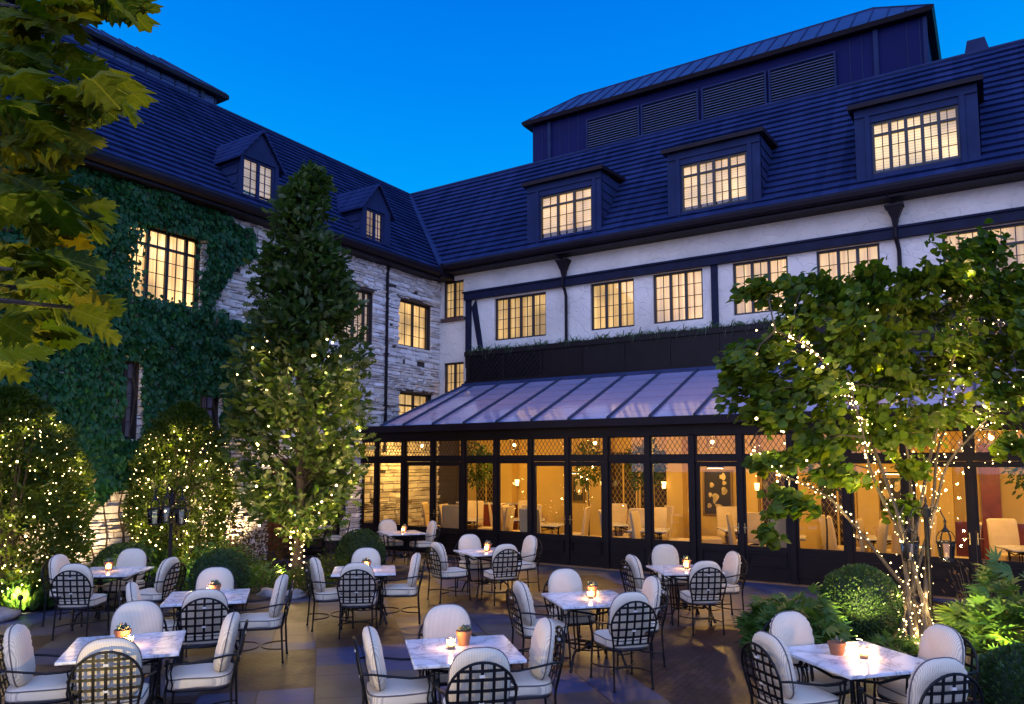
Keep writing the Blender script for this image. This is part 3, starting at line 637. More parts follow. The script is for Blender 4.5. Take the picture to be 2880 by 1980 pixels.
def bay(u0,u1,kind,hside=0):
    # lattice transom
    mb=MB(FG); a,b,c,d=u0+.045,u1-.045,2.44,2.88
    mb.box(a,b,-.07,-.02,c,c+.045); mb.box(a,b,-.07,-.02,d-.03,d); mb.box(a,a+.045,-.07,-.02,c+.045,d-.03); mb.box(b-.045,b,-.07,-.02,c+.045,d-.03)
    o=mb.build('transom_window',M_DARK,GH)
    l=MB(FG); lattice(l,a+.045,b-.045,c+.045,d-.03,-.045,su=.105,sz=.16,r=.0045); l.build('lattice',M_FRAME,o)
    p=MB(FG); p.poly([(a+.02,-.052,c+.02),(b-.02,-.052,c+.02),(b-.02,-.052,d-.02),(a+.02,-.052,d-.02)]); p.build('pane',M_GLASS2,o)
    mb=MB(FG)
    if kind=='door':
        a,b=u0+.052 if hside>0 else u0+.006, u1-.006 if hside>0 else u1-.052
        st_=.085; zt=2.33
        mb.box(a,b,-.075,-.02,.02,.30); mb.box(a,b,-.075,-.02,.58,.68); mb.box(a,b,-.075,-.02,2.23,zt); mb.box(a,a+st_,-.075,-.02,.68,2.23); mb.box(b-st_,b,-.075,-.02,.68,2.23)
        mb.box(a,b,-.065,-.035,.30,.58); bevpanel(MB.__new__(MB) if False else mb,a+.09,b-.09,.30,.57)
        o=mb.build('door',M_DARK,GH); za=.68
        hx=b-.045 if hside>0 else a+.045
        h=MB(FG); h.box(hx-.018,hx+.018,-.02,-.012,.92,1.12); h.tube([(hx,-.015,1.03),(hx,.03,1.03),(hx-(.10 if hside>0 else -.10),.035,1.03)],.009,6); h.build('handle',mat('brass',(.55,.38,.15),.3,1) if 'brass' not in bpy.data.materials else bpy.data.materials['brass'],o)
    else:
        a,b=u0+.05,u1-.05; st_=.05; zt=2.335
        mb.box(a,b,-.07,-.02,.62,.69); mb.box(a,b,-.07,-.02,2.29,zt); mb.box(a,a+st_,-.07,-.02,.69,2.29); mb.box(b-st_,b,-.07,-.02,.69,2.29)
        o=mb.build('window',M_DARK,GH)
        bp=MB(FG); bp.box(a,b,-.08,-.03,0,.62); m2=bp; m2.box(a+.07,b-.07,-.03,-.015,.14,.5); m2.box(a,b,-.03,.0,.0,.12); m2.build('base_panel',M_DARK,GH)
    p=MB(FG); p.poly([(a+st_-.01,-.05,.66),(b-st_+.01,-.05,.66),(b-st_+.01,-.05,2.30),(a+st_-.01,-.05,2.30)]); p.build('pane',M_GLASS2,o)
bay(XL+.03,XN[0],'win')
bay(XN[0],XN[1],'win')
for i in range(1,len(XN)-1):
    k=(i-1)%4
    if k<2: bay(XN[i],XN[i+1],'door',1 if k==0 else -1)
    else: bay(XN[i],XN[i+1],'win')
# sloping glass roof with blinds under it
def roofglass():
    m=mat('roof_glass',(.17,.25,.46),.12,coat=1); t=m.node_tree; b=t.nodes['Principled BSDF']; N=t.nodes.new; L=t.links
    tc=N('ShaderNodeTexCoord'); sp=N('ShaderNodeSeparateXYZ'); L.new(tc.outputs['Object'],sp.inputs[0])
    ml=N('ShaderNodeMath'); ml.operation='MULTIPLY'; ml.inputs[1].default_value=1/.19; L.new(sp.outputs['Z'],ml.inputs[0])
    fr=N('ShaderNodeMath'); fr.operation='FRACT'; L.new(ml.outputs[0],fr.inputs[0])
    cr=N('ShaderNodeValToRGB'); cr.color_ramp.elements[0].color=(.09,.13,.26,1); cr.color_ramp.elements[0].position=.03; cr.color_ramp.elements[1].color=(.18,.26,.46,1); cr.color_ramp.elements[1].position=.10
    L.new(fr.outputs[0],cr.inputs[0]); L.new(cr.outputs[0],b.inputs['Base Color'])
    n=N('ShaderNodeTexNoise'); n.inputs['Scale'].default_value=1.5; L.new(tc.outputs['Object'],n.inputs['Vector']); bp=N('ShaderNodeBump'); bp.inputs['Strength'].default_value=.15; bp.inputs['Distance'].default_value=.05; L.new(n.outputs['Fac'],bp.inputs['Height']); L.new(bp.outputs[0],b.inputs['Coat Normal'])
    tr=N('ShaderNodeBsdfTranslucent'); tr.inputs[0].default_value=(.75,.6,.55,1); mx=N('ShaderNodeMixShader'); mx.inputs[0].default_value=.055
    L.new(b.outputs[0],mx.inputs[1]); L.new(tr.outputs[0],mx.inputs[2]); L.new(mx.outputs[0],t.nodes['Material Output'].inputs[0])
    return m
M_RG=roofglass(); M_RAFT=mat('rafter_metal',(.03,.045,.085),.45,spec=.4)
ry0,rz0,ry1,rz1=14.88,3.26,YB-.03,4.60; xs=[-12.97+.975*i for i in range(0,19)]; ed=[-13.75]+xs
for i in range(len(ed)-1):
    p=MB(); p.poly([(ed[i],ry0,rz0),(ed[i+1],ry0,rz0),(ed[i+1],ry1,rz1),(max(ed[i],-13.32) if i==0 else ed[i],ry1,rz1)]); p.build('roof_pane',M_RG,GH)
for i,x in enumerate(ed):
    xt=-13.32 if i==0 else x
    p=MB(); p.bar((x,ry0-.02,rz0+.02),(xt,ry1,rz1+.02),.045,.06); p.bar((x,ry0-.02,rz0+.055),(xt,ry1,rz1+.055),.025,.015); p.build('rafter',M_RAFT,GH)
p=MB(); p.box(-13.4,4.5,YB-.12,YB-.045,4.57,4.66); p.build('ridge_flashing',M_ROOFMETAL,GH)
p=MB(); p.poly([(-13.74,14.9,3.2),(-13.33,18.05,3.2),(-13.33,18.05,4.6)]); p.poly([(XL,15.0,3.15),(-13.74,14.95,3.2),(-13.33,18.05,3.2),(XL,18.05,3.15)]); p.build('gable_end',M_DARK,GH)
# ------------------------------------------------------------------ dining room inside
f=MB(); f.box(XL,6,YG-.1,20,.0,.02); tag(f.build('dining_room_floor',mat('oak_floor',(.20,.10,.04),.4,var=.3,vscale=3)),kind='structure')
IW=thing('dining_room_wall','cream panelled rear wall of the dining room seen through the glass','wall',(-6,19.6,0))
f=MB(); f.box(XL-.5,6,19.6,19.8,.02,3.2); f.build('wall',M_CREAM,IW)
for x in (-12.7,-9.55,-7.3,-5.35,-2.6,-1.1,1.2):
    f=MB(); f.box(x-.22,x+.22,19.3,19.6,.02,3.1); f.box(x-.25,x+.25,19.27,19.62,.02,.25); f.build('pier',M_CREAM,IW)
M_NIGHT=mat('night_window',(.03,.02,.012),.15)
for x in (-13.6,-8.9,-8.0,-4.7,-3.3,2.0):
    FI=frame((0,19.6,0),(1,0,0),(0,-1,0)); f=MB(FI); f.box(x-.42,x+.42,.0,.03,.25,2.6); f.cur=1
    f.box(x-.42,x-.38,.03,.06,.25,2.6); f.box(x+.38,x+.42,.03,.06,.25,2.6); f.box(x-.02,x+.02,.03,.05,.25,2.6); o=f.build('lattice_window',[M_NIGHT,M_CREAM],IW)
    l=MB(FI); lattice(l,x-.38,x+.38,.25,2.6,.035,su=.13,sz=.2,r=.0028); l.build('lattice',M_CREAM,o)
f=MB(); f.box(6,6.15,YG,20,.02,3.3); f.build('side_wall',M_CREAM,IW)
f=MB(); f.box(XL-.5,6,18.1,20,3.1,3.2); f.build('ceiling',M_CREAM,IW)
f=MB(); f.box(-.35,.0,19.2,19.6,.02,2.7); f.build('curtain',M_RED,IW)
f=MB(frame((0,19.6,0),(1,0,0),(0,-1,0))); f.box(-.9,1.2,.0,.04,.02,1.0); f.build('wainscot',M_RED,IW)
def picture(x0,x1,z0,z1,label,kind):
    F=frame((0,19.6,0),(1,0,0),(0,-1,0)); t=thing('framed_picture',label,'picture',((x0+x1)/2,19.57,(z0+z1)/2),group='pictures on the dining room wall')
    m=MB(F)
    for a in ((x0,x0+.05,z0,z1),(x1-.05,x1,z0,z1),(x0+.05,x1-.05,z0,z0+.05),(x0+.05,x1-.05,z1-.05,z1)): m.box(a[0],a[1],.0,.05,a[2],a[3])
    m.build('frame',mat('gilt_frame',(.25,.15,.04),.35,.6) if 'gilt_frame' not in bpy.data.materials else bpy.data.materials['gilt_frame'],t)
    m=MB(F); m.box(x0+.05,x1-.05,.005,.02,z0+.05,z1-.05); m.cur=1; r_=random.Random(int(x0*10))
    for k in range(kind):
        cx,cz=r_.uniform(x0+.16,x1-.16),r_.uniform(z0+.16,z1-.16); a_,b_=r_.uniform(.03,.09),r_.uniform(.03,.11); ph=r_.random()*3
        m.poly([(cx+a_*math.cos(q)*(1+.2*math.sin(3*q+ph)),.023+k*.0006,cz+b_*math.sin(q)) for q in [i*math.pi/8 for i in range(16)]])
    m.build('canvas',[mat('painted_canvas',(.02,.014,.01),.5),mat('painted_shapes',(.6,.45,.18),.6,var=.5,vscale=6)],t)
    L_=thing('picture_light','small brass picture light over the '+label.split(' on ')[0],'lamp',((x0+x1)/2,19.4,z1+.08),group='picture lights')
    m=MB(F); m.tube([((x0+x1)/2-.22,.18,z1+.07),((x0+x1)/2+.22,.18,z1+.07)],.025,8); m.tube([((x0+x1)/2,.0,z1+.04),((x0+x1)/2,.18,z1+.09)],.01,6); m.build('arm',M_FRAME,L_)
    m=MB(F); m.box((x0+x1)/2-.2,(x0+x1)/2+.2,.165,.195,z1+.035,z1+.043); m.build('tube_lamp',emis('picture_lamp',(1,.75,.4),14),L_)
picture(-6.62,-5.83,.92,2.12,'large dark still life of pale fruit on the cream wall',11)
picture(-10.55,-10.12,1.15,1.95,'narrow flower picture on the cream wall',6)
picture(-2.45,-1.75,1.2,2.0,'small flower picture on the wall behind the lit tree',7)
M_COVER=mat('linen_slipcover',(.62,.47,.27),.85,var=.08,vscale=3,bump=.3,bscale=9)
M_LEG=mat('dark_leg',(.03,.015,.01),.5)
def dchair():
    t=thing('dining_chair','cream slipcovered dining chair','chair',(0,0,0),flat=False)
    m=MB(); m.box(-.22,.24,-.23,.23,.30,.48); m.build('seat',M_COVER,t,bevel=.03)
    m=MB(); vs=[]; 
    prof_=[(-.20,.25),(-.235,.48),(-.27,.75),(-.32,1.0),(-.345,1.03),(-.375,1.02),(-.36,.95),(-.33,.7),(-.30,.45),(-.28,.25)]
    for y,s in ((-.24,1),(-.20,1),(.20,1),(.24,1)): vs+=[(x+(.02 if abs(y)>.21 else 0)*(1 if i<5 else -1)*-.5,y,z-(.02 if abs(y)>.21 and z>.9 else 0)) for i,(x,z) in enumerate(prof_)]
    n=len(prof_); fs=[(k*n+i,k*n+(i+1)%n,(k+1)*n+(i+1)%n,(k+1)*n+i) for k in range(3) for i in range(n)]+[tuple(range(n)),tuple(range(3*n,4*n))]
    m.add(vs,fs); m.build('backrest',M_COVER,t)
    for x,y in ((.2,.19),(.2,-.19),(-.26,.19),(-.26,-.19)):
        m=MB(); m.bar((x,y,.30),(x+(-.03 if x<0 else 0),y,.02),.04,.04); m.build('leg',M_LEG,t)
    return t
dc=dchair(); dcu=[0]
def place_dc(x,y,rz,lab):
    o=dc if not dcu[0] else copy_tree(dc); dcu[0]=1; o.location=(x,y,0.0); o.scale=(1.12,1.12,1.18); o.rotation_euler=(0,0,R(rz)); tag(o,'cream slipcovered dining chair '+lab,'chair','slipcovered chairs in the dining room')
FLOWER=island_mat('flowers',[(.5,.05,.04),(.6,.4,.1),(.35,.1,.3),(.1,.2,.03)],.6)

SHADE=emis('added_sconce_shade',(1,.62,.22),5)  # sconces added to relieve the flat light on the rear wall
for i,x in enumerate((-12.2,-9.35,-7.55,-5.1,-1.45,1.0)):
    t=thing('added_sconce',f'small added wall sconce glowing inside the glasshouse, {["first","second","third","fourth","fifth","sixth"][i]} from the left','lamp',(x,19.2,1.7),group='added wall sconces in the dining room')
    m=MB(); m.lathe([(.045,1.62),(.07,1.80)],12,(x,19.17,0)); m.build('lamp_shade',SHADE,t); m=MB(); m.tube([(x,19.3,1.55),(x,19.17,1.55),(x,19.17,1.62)],.008,5); m.build('bracket',M_IRON,t)
# ------------------------------------------------------------------ patio chair
def ticking():
    m=mat('striped_ticking',(.62,.56,.48),.9); t=m.node_tree; b=t.nodes['Principled BSDF']; N=t.nodes.new; L=t.links
    tc=N('ShaderNodeTexCoord'); sp=N('ShaderNodeSeparateXYZ'); L.new(tc.outputs['Object'],sp.inputs[0])
    ml=N('ShaderNodeMath'); ml.operation='MULTIPLY'; ml.inputs[1].default_value=1/.0115; L.new(sp.outputs['Y'],ml.inputs[0])
    fr=N('ShaderNodeMath'); fr.operation='FRACT'; L.new(ml.outputs[0],fr.inputs[0])
    cr=N('ShaderNodeValToRGB'); cr.color_ramp.elements[0].color=(.50,.42,.32,1); cr.color_ramp.elements[0].position=.24; cr.color_ramp.elements[1].color=(.76,.63,.44,1); cr.color_ramp.elements[1].position=.40
    L.new(fr.outputs[0],cr.inputs[0]); L.new(cr.outputs[0],b.inputs['Base Color'])
    n=N('ShaderNodeTexNoise'); n.inputs['Scale'].default_value=9; n.inputs['Detail'].default_value=4; L.new(tc.outputs['Object'],n.inputs['Vector'])
    bp=N('ShaderNodeBump'); bp.inputs['Strength'].default_value=.35; bp.inputs['Distance'].default_value=.02; L.new(n.outputs['Fac'],bp.inputs['Height']); L.new(bp.outputs[0],b.inputs['Normal'])
    b.inputs['Sheen Weight'].default_value=.2
    return m
M_TICK=ticking(); M_PIPE=mat('dark_piping',(.12,.10,.10),.8); M_TIE=mat('cream_tie',(.6,.55,.48),.9)
def hoopw(z):
    if z<.66: return .205+(.25-.205)*(z-.43)/.23
    return .25*math.sqrt(max(0,1-((z-.66)/.24)**2))
def hx(z): return -.275-(z-.43)*.20
def cushion_outline(n=44,w=.225,zb=0,zt=.49):
    pts=[]
    for i in range(n):
        a=2*math.pi*i/n; c_,s_=math.cos(a),math.sin(a)
        y=w*math.copysign(abs(c_)**.72,c_)
        if s_>=0: z=zt*.52+zt*.48*abs(s_)**.86
        else: z=zt*.52-zt*.52*abs(s_)**.42
        pts.append((y,z))
    return pts
def patio_chair(seed):
    t=thing('patio_armchair','wrought iron armchair with striped cushions','chair',(0,0,0),flat=False)
    off=Vector((seed*7.3,seed*3.1,0))
    # seat cushion: thick boxed pad
    def seat_pt(i,n,inset,z):
        a=2*math.pi*i/n; c_,s_=math.cos(a),math.sin(a)
        x=.265*math.copysign(abs(c_)**.45,c_)*inset; y=(.235+.02*(c_>0)*abs(c_))*math.copysign(abs(s_)**.45,s_)*inset
        return (x+.0,y,z)
    n=40; m=MB(); rings=[(.9,.405),(.985,.412),(1.0,.43),(1.0,.475),(.985,.494),(.93,.503),(.75,.512),(.5,.518),(.2,.52)]
    vs=[]
    for k,(ins,z) in enumerate(rings):
        for i in range(n):
            p=Vector(seat_pt(i,n,ins,z)); w_=noise.noise(p*6+off)*.008
            if k in(3,4,2): w_+=.004*math.sin(i*2.2+seed)
            vs.append((p.x,p.y,p.z+w_))
    vs.append((0,0,.521)); fs=[(k*n+i,k*n+(i+1)%n,(k+1)*n+(i+1)%n,(k+1)*n+i) for k in range(len(rings)-1) for i in range(n)]
    fs+=[((len(rings)-1)*n+i,(len(rings)-1)*n+(i+1)%n,len(rings)*n) for i in range(n)]+[tuple(range(n-1,-1,-1))]
    m.add(vs,fs); o=m.build('seat_cushion',M_TICK,t,smooth=True)
    for z,ins in ((.492,1.0),(.414,.995)):
        m=MB(); m.tube([seat_pt(i,n,ins,z+noise.noise(Vector(seat_pt(i,n,ins,z))*6+off)*.008) for i in range(n)],.0055,6,closed=True); m.build('piping',M_PIPE,o,smooth=True)
    # back cushion
    out=cushion_outline(); n=len(out); m=MB(); T=.075; cz=.25
    def cpt(y,z,th,side):
        # local cushion coords -> chair coords (leans back against the hoop)
        p=Vector((0,y,z)); w_=noise.noise(Vector((y*9,z*9,side*3))+off)*.012*(th/T if T else 0)
        zz=.50+z*.985; return (hx(.43+z*.9)+.095+.01+side*(th+w_),y,zz-.005)
    levels=[(1.0,0),(.965,.42),(.90,.66),(.80,.84),(.62,.96),(.35,1.0)]
    for side in (1,-1):
        vs=[]
        for f_,h in levels:
            for i,(y,z) in enumerate(out):
                yy=y*f_; zz=cz+(z-cz)*f_
                pk=.006*math.sin(i*3.1+seed*2)*(1 if f_>.75 else .2)
                vs.append(cpt(yy,zz,T*h*(1 if side>0 else .8)+(pk if h>0 else 0),side))
        vs.append(cpt(0,cz,T*(1 if side>0 else .8),side)); L_=len(levels)
        fs=[(k*n+i,k*n+(i+1)%n,(k+1)*n+(i+1)%n,(k+1)*n+i) for k in range(L_-1) for i in range(n)]+[((L_-1)*n+i,(L_-1)*n+(i+1)%n,L_*n) for i in range(n)]
        m.add(vs,fs)
    o=m.build('back_cushion',M_TICK,t,smooth=True)
    m=MB(); m.tube([cpt(y,z,0,1) for y,z in out],.006,6,closed=True); m.build('piping',M_PIPE,o,smooth=True)
    for z in (.80,.60):
        m=MB(); m.box(hx(z)-.016,hx(z)+.008,-.018,.018,z-.008,z+.012); m.build('cushion_tie',M_TIE,o)
    # iron backrest
    m=MB(); pts=[(hx(.43),-.205,.43),(hx(.54),-.228,.54),(hx(.66),-.25,.66)]
    for i in range(1,16):
        a=math.pi*i/16; z=.66+.24*math.sin(a); pts.append((hx(z),-.25*math.cos(a),z))
    pts+=[(hx(.66),.25,.66),(hx(.54),.228,.54),(hx(.43),.205,.43)]
    m.tube(pts,.0105,8); m.tube([(hx(.45),-.20,.455),(hx(.45),.20,.455)],.009,6)
    for y in (-.17,-.085,0,.085,.17):
        zt=.66+.24*math.sqrt(max(0,1-(y/.25)**2)); k=5; q=[(hx(.46+(zt-.46)*j/k)-.002+ -.012*math.sin(math.pi*j/k),y,.46+(zt-.46)*j/k) for j in range(k+1)]
        for j in range(k): m.bar(q[j],q[j+1],.022,.005,up=(1,0,0))
    for z in (.535,.615,.695,.775,.84):
        w_=hoopw(z); k=6; q=[(hx(z)+.004-.014*math.cos(math.pi*(j/k-.5)),-w_+2*w_*j/k,z) for j in range(k+1)]
        for j in range(k): m.bar(q[j],q[j+1],.022,.005,up=(1,0,0))
    m.build('backrest',M_IRON,t)
    m=MB(); q=[(.262*math.copysign(abs(math.cos(a))**.5,math.cos(a)),(.235)*math.copysign(abs(math.sin(a))**.5,math.sin(a)),.395) for a in [2*math.pi*i/32 for i in range(32)]]
    m.tube(q,.011,6,closed=True)
    for y in (-.12,0,.12): m.bar((-.25,y,.392),(.25,y,.392),.02,.004)
    m.build('seat_frame',M_IRON,t)
    for s in (-1,1):
        m=MB(); m.tube([(hx(.45),s*.205,.46),(-.272,s*.207,.38),(-.285,s*.21,.15),(-.295,s*.212,.012)],.0115,8); m.ball((-.296,s*.212,.012),.017); m.build('leg',M_IRON,t)
        m=MB(); m.tube([(.245,s*.225,.40),(.255,s*.235,.2),(.262,s*.24,.012)],.0115,8); m.ball((.262,s*.24,.012),.017); m.build('leg',M_IRON,t)
        m=MB(); pts=[(hx(.67),s*.25,.675),(-.24,s*.275,.675),(-.10,s*.293,.655),(.05,s*.293,.632),(.16,s*.283,.63),(.225,s*.268,.636),(.248,s*.26,.615)]
        m.tube(pts,.0095,8); m.ball((.232,s*.265,.648),.02); m.tube([(.232,s*.265,.64),(.238,s*.255,.56),(.226,s*.242,.48),(.245,s*.228,.40)],.009,6)
        m.tube([(.19,s*.262,.63),(.205,s*.25,.55),(.19,s*.24,.45),(.20,s*.232,.40)],.007,6)
        m.build('armrest',M_IRON,t)
    for s in (1,-1):
        m=MB(); x0=.257 if s>0 else -.288; yw=.236 if s>0 else .211
        m.tube([(x0-s*(.26)*math.sin(math.pi*i/14)**.8*1.0,yw*-math.cos(math.pi*i/14),.16) for i in range(15)],.0085,6); m.build('stretcher',M_IRON,t)
    return t
CHAIRS=[('A','b',-4.246,5.551,316.9),('A','l',-4.185,4.795,49.5),('A','r',-3.503,5.521,221.9),('A','f',-3.386,4.737,135.0),('B','b',-4.465,8.252,318.8),('B','l',-4.432,7.472,49.5),('B','r',-3.656,8.259,222.2),('B','f',-3.449,7.47,138.9),('F','b',-8.152,11.351,330.7),('F','l',-7.905,10.293,67.3),('F','r',-7.41,11.715,240.3),('F','f',-7.07,10.591,145.8),('K','b',-4.513,11.626,307.6),('K','l',-4.368,10.416,44.0),('K','r',-3.609,11.289,222.4),('K','f',-3.568,10.346,129.2),('H','b',-8.225,8.605,312.3),('H','l',-8.034,7.73,54.8),('H','r',-7.472,8.531,219.3),('H','f',-7.419,7.626,130.4),('I','b',-11.937,13.304,331.4),('I','r',-11.149,13.486,238.3),('J','b',-14.57,13.4,318.8),('J','r',-13.859,13.395,224.0),('D','b',-8.274,5.963,318.9),('D','l',-8.076,5.082,58.8),('D','r',-7.42,6.002,223.9),('D','f',-7.305,5.189,140.8),('G','l',-11.351,5.872,35.4),('G','f',-10.47,5.537,126.4),('G','b',-11.235,6.555,305.4),('G','r',-10.12,6.329,205.5),('C','b',-6.837,4.104,322.7),('C','l',-6.716,3.293,54.6),('C','f',-5.946,3.42,142.6),('C','r',-5.954,4.201,228.8),('E','b',-1.447,6.977,324.0),('E','l',-1.422,6.347,48.5),('E','r',-0.627,7.043,223.3),('E','f',-0.581,6.203,135.1)]
TABS={'A':[-3.88,5.24,45.36],'B':[-4.08,7.96,46.48],'C':[-6.41,3.78,52.73],'D':[-7.91,5.64,49.15],'E':[-1.04,6.77,49.04],'F':[-7.73,11.13,59.54],'G':[-10.95,6.16,35.36],'K':[-3.99,10.88,39.6],'H':[-7.9,8.24,42.32],'I':[-11.41,13.07,58.3],'J':[-14.2,13.1,45.8]}
TL={'A':'front centre table','B':'table right of centre behind the front centre one','C':'front left table','D':'table just behind the front left one','E':'front right table beside the lit tree','F':'table nearest the middle glasshouse doors','G':'far left table beside the lit shrubs','K':'rear right table close to the glasshouse','H':'table in front of the clipped ball, left of centre','I':'rear table at the left end of the glasshouse','J':'small rear table by the red door'}
SIDE={'f':'with its lattice back towards the viewer','b':'facing the viewer across the table','l':'on the left side','r':'on the right side'}
protos=[patio_chair(1),patio_chair(2),patio_chair(3)]; used=set()
for i,(t_,s_,x,y,a) in enumerate(CHAIRS):
    p=protos[i%3]; o=p if i%3 not in used else copy_tree(p); used.add(i%3)
    o.location=(x,y,0); o.rotation_euler=(0,0,R(a+random.uniform(-2,2)))
    short={'B':'table behind the front centre one','I':'rear table left of the glasshouse','H':'table by the clipped ball','F':'table near the middle glasshouse doors','J':'rear table by the red door','D':'table behind the front left one','G':'far left table','K':'rear right table','E':'front right table'}.get(t_,TL[t_])
    tag(o,'iron armchair '+SIDE[s_].replace('the viewer','viewer')+' of the '*(s_ in 'lr')+(' at the ' if s_ in 'fb' else '')+short,'chair','cushioned iron armchairs on the patio')

# ------------------------------------------------------------------ marble tables
def marble():
    m=mat('white_marble',(.7,.7,.7),.16); t=m.node_tree; b=t.nodes['Principled BSDF']; N=t.nodes.new; L=t.links
    tc=N('ShaderNodeTexCoord'); oi=N('ShaderNodeObjectInfo'); va=N('ShaderNodeVectorMath'); va.operation='ADD'
    cm=N('ShaderNodeCombineXYZ'); ml=N('ShaderNodeMath'); ml.operation='MULTIPLY'; ml.inputs[1].default_value=30; L.new(oi.outputs['Random'],ml.inputs[0]); L.new(ml.outputs[0],cm.inputs[0]); L.new(ml.outputs[0],cm.inputs[1])
    L.new(tc.outputs['Object'],va.inputs[0]); L.new(cm.outputs[0],va.inputs[1])
    n=N('ShaderNodeTexNoise'); n.inputs['Scale'].default_value=3.2; n.inputs['Detail'].default_value=9; n.inputs['Roughness'].default_value=.62; n.inputs['Distortion'].default_value=1.3; L.new(va.outputs[0],n.inputs['Vector'])
    s=N('ShaderNodeMath'); s.operation='SUBTRACT'; s.inputs[1].default_value=.5; L.new(n.outputs['Fac'],s.inputs[0]); ab=N('ShaderNodeMath'); ab.operation='ABSOLUTE'; L.new(s.outputs[0],ab.inputs[0])
    cr=N('ShaderNodeValToRGB'); e=cr.color_ramp.elements; e[0].color=(.30,.29,.31,1); e[0].position=0; e[1].color=(.74,.73,.73,1); e[1].position=.10; k=e.new(.022); k.color=(.60,.59,.60,1)
    L.new(ab.outputs[0],cr.inputs[0]); L.new(cr.outputs[0],b.inputs['Base Color']); return m
M_MARBLE=marble()
def table():
    t=thing('marble_table','square white marble table','table',(0,0,0),flat=False)
    m=MB(); m.box(-.45,.45,-.45,.45,.712,.74); m.build('tabletop',M_MARBLE,t,bevel=.006)
    m=MB()
    for a,b in (((-.32,-.32),(.32,-.32)),((.32,-.32),(.32,.32)),((.32,.32),(-.32,.32)),((-.32,.32),(-.32,-.32))):
        m.bar((*a,.69),(*b,.69),.02,.035); 
        mx,my=(a[0]+b[0])/2,(a[1]+b[1])/2
        m.tube([(a[0]*.9,a[1]*.9,.66),(mx*.75,my*.75,.60),(b[0]*.9,b[1]*.9,.66)],.012,6)
    for x in (-1,1):
        for y in (-1,1): m.bar((x*.42,y*.42,.704),(x*.25,y*.25,.70),.025,.012)
    m.build('apron',M_IRON,t)
    for k in range(4):
        a=math.pi/4+k*math.pi/2; c_,s_=math.cos(a),math.sin(a); m=MB(); px,py=-s_*.022,c_*.022
        for s in (-1,1): m.tube([(c_*.36+px*s,s_*.36+py*s,.69),(c_*.34+px*s,s_*.34+py*s,.45),(c_*.30+px*s,s_*.30+py*s,.20)],.010,6)
        m.tube([(c_*.27,s_*.27,.22),(c_*.33,s_*.33,.225),(c_*.40,s_*.40,.17),(c_*.44,s_*.44,.07),(c_*.47,s_*.47,.015)],[.012,.014,.015,.014,.02],8)
        m.ball((c_*.35,s_*.35,.695),.018); m.build('leg',M_IRON,t)
    m=MB()
    for a in (math.pi/4,3*math.pi/4): m.bar((math.cos(a)*.3,math.sin(a)*.3,.205),(-math.cos(a)*.3,-math.sin(a)*.3,.205),.035,.02)
    m.tube([(.22*math.cos(i*math.pi/12),.22*math.sin(i*math.pi/12),.2) for i in range(24)],.009,6,closed=True); m.ball((0,0,.21),.05); m.build('stretcher',M_IRON,t)
    return t
tb=table(); tu=0
def cup_mat():
    m=glass_mat('candle_glass',tint=(1,.93,.8),base=.02); t=m.node_tree; o=t.nodes['Material Output']; s_=o.inputs[0].links[0].from_socket
    tr=t.nodes.new('ShaderNodeBsdfTranslucent'); tr.inputs[0].default_value=(1,.72,.38,1); mx=t.nodes.new('ShaderNodeMixShader'); mx.inputs[0].default_value=.22
    t.links.new(s_,mx.inputs[1]); t.links.new(tr.outputs[0],mx.inputs[2]); t.links.new(mx.outputs[0],o.inputs[0]); return m
M_TERRA=mat('terracotta',(.30,.12,.05),.85,var=.2,vscale=14)
M_CUP=cup_mat(); M_WAX=mat('candle_wax',(.8,.6,.35),.5)
M_FLAME=emis('flame',(1,.62,.22),60); M_WAXG=mat('glowing_wax',(.9,.6,.3),.6)
SUCC=island_mat('succulent_leaves',[(.10,.16,.07),(.16,.20,.09),(.14,.09,.10),(.09,.14,.10)],.5)
def pot(seed):
    t=thing('potted_succulent','small terracotta pot','pot plant',(0,0,0),flat=False); m=MB()
    m.lathe([(.001,0),(.037,0),(.050,.075),(.055,.076),(.056,.098),(.050,.10),(.046,.09),(.001,.088)],20); m.build('pot',M_TERRA,t,smooth=False)
    m=MB(); r_=random.Random(seed)
    for k in range(46 if seed!=3 else 8):
        a=r_.random()*6.28; el_=r_.uniform(.15,1.4); ln=r_.uniform(.022,.042)*(1 if seed!=2 else 1.1); c_=Vector((r_.uniform(-.03,.03),r_.uniform(-.03,.03),.092+r_.uniform(0,.02)))
        d=Vector((math.cos(a)*math.cos(el_),math.sin(a)*math.cos(el_),math.sin(el_))); s=d.cross(Vector((0,0,1))).normalized()*.009; u=s.cross(d).normalized()*.004
        m.add([c_-s*.4,c_+s*.4,c_+d*ln*.6+s+u,c_+d*ln,c_+d*ln*.6-s+u,c_+d*ln*.5-u*1.5],[(0,5,4),(0,1,5),(1,2,5),(5,2,3),(4,5,3),(0,1,2,3,4)])
    m.build('succulent',SUCC,t); return t
pots=[pot(1),pot(2),pot(3)]; pu=set()
def candle():
    t=thing('candle_holder','lit candle in a small glass','candle',(0,0,0),flat=False); m=MB(); m.lathe([(.001,.002),(.026,.002),(.031,.02),(.034,.075)],20); m.build('glass_cup',M_CUP,t,smooth=True)
    m=MB(); m.lathe([(.001,.006),(.024,.006),(.026,.030),(.001,.031)],16); m.build('candle_wax',M_WAXG,t)
    m=MB(); m.lathe([(.001,.036),(.006,.042),(.0075,.052),(.004,.066),(.001,.076)],8); m.build('flame',M_FLAME,t,smooth=True); return t
cn=candle(); cu=0
cld=bpy.data.lights.new('candle_light','POINT'); cld.energy=CANDLE_W; cld.color=(1,.52,.22); cld.shadow_soft_size=.012
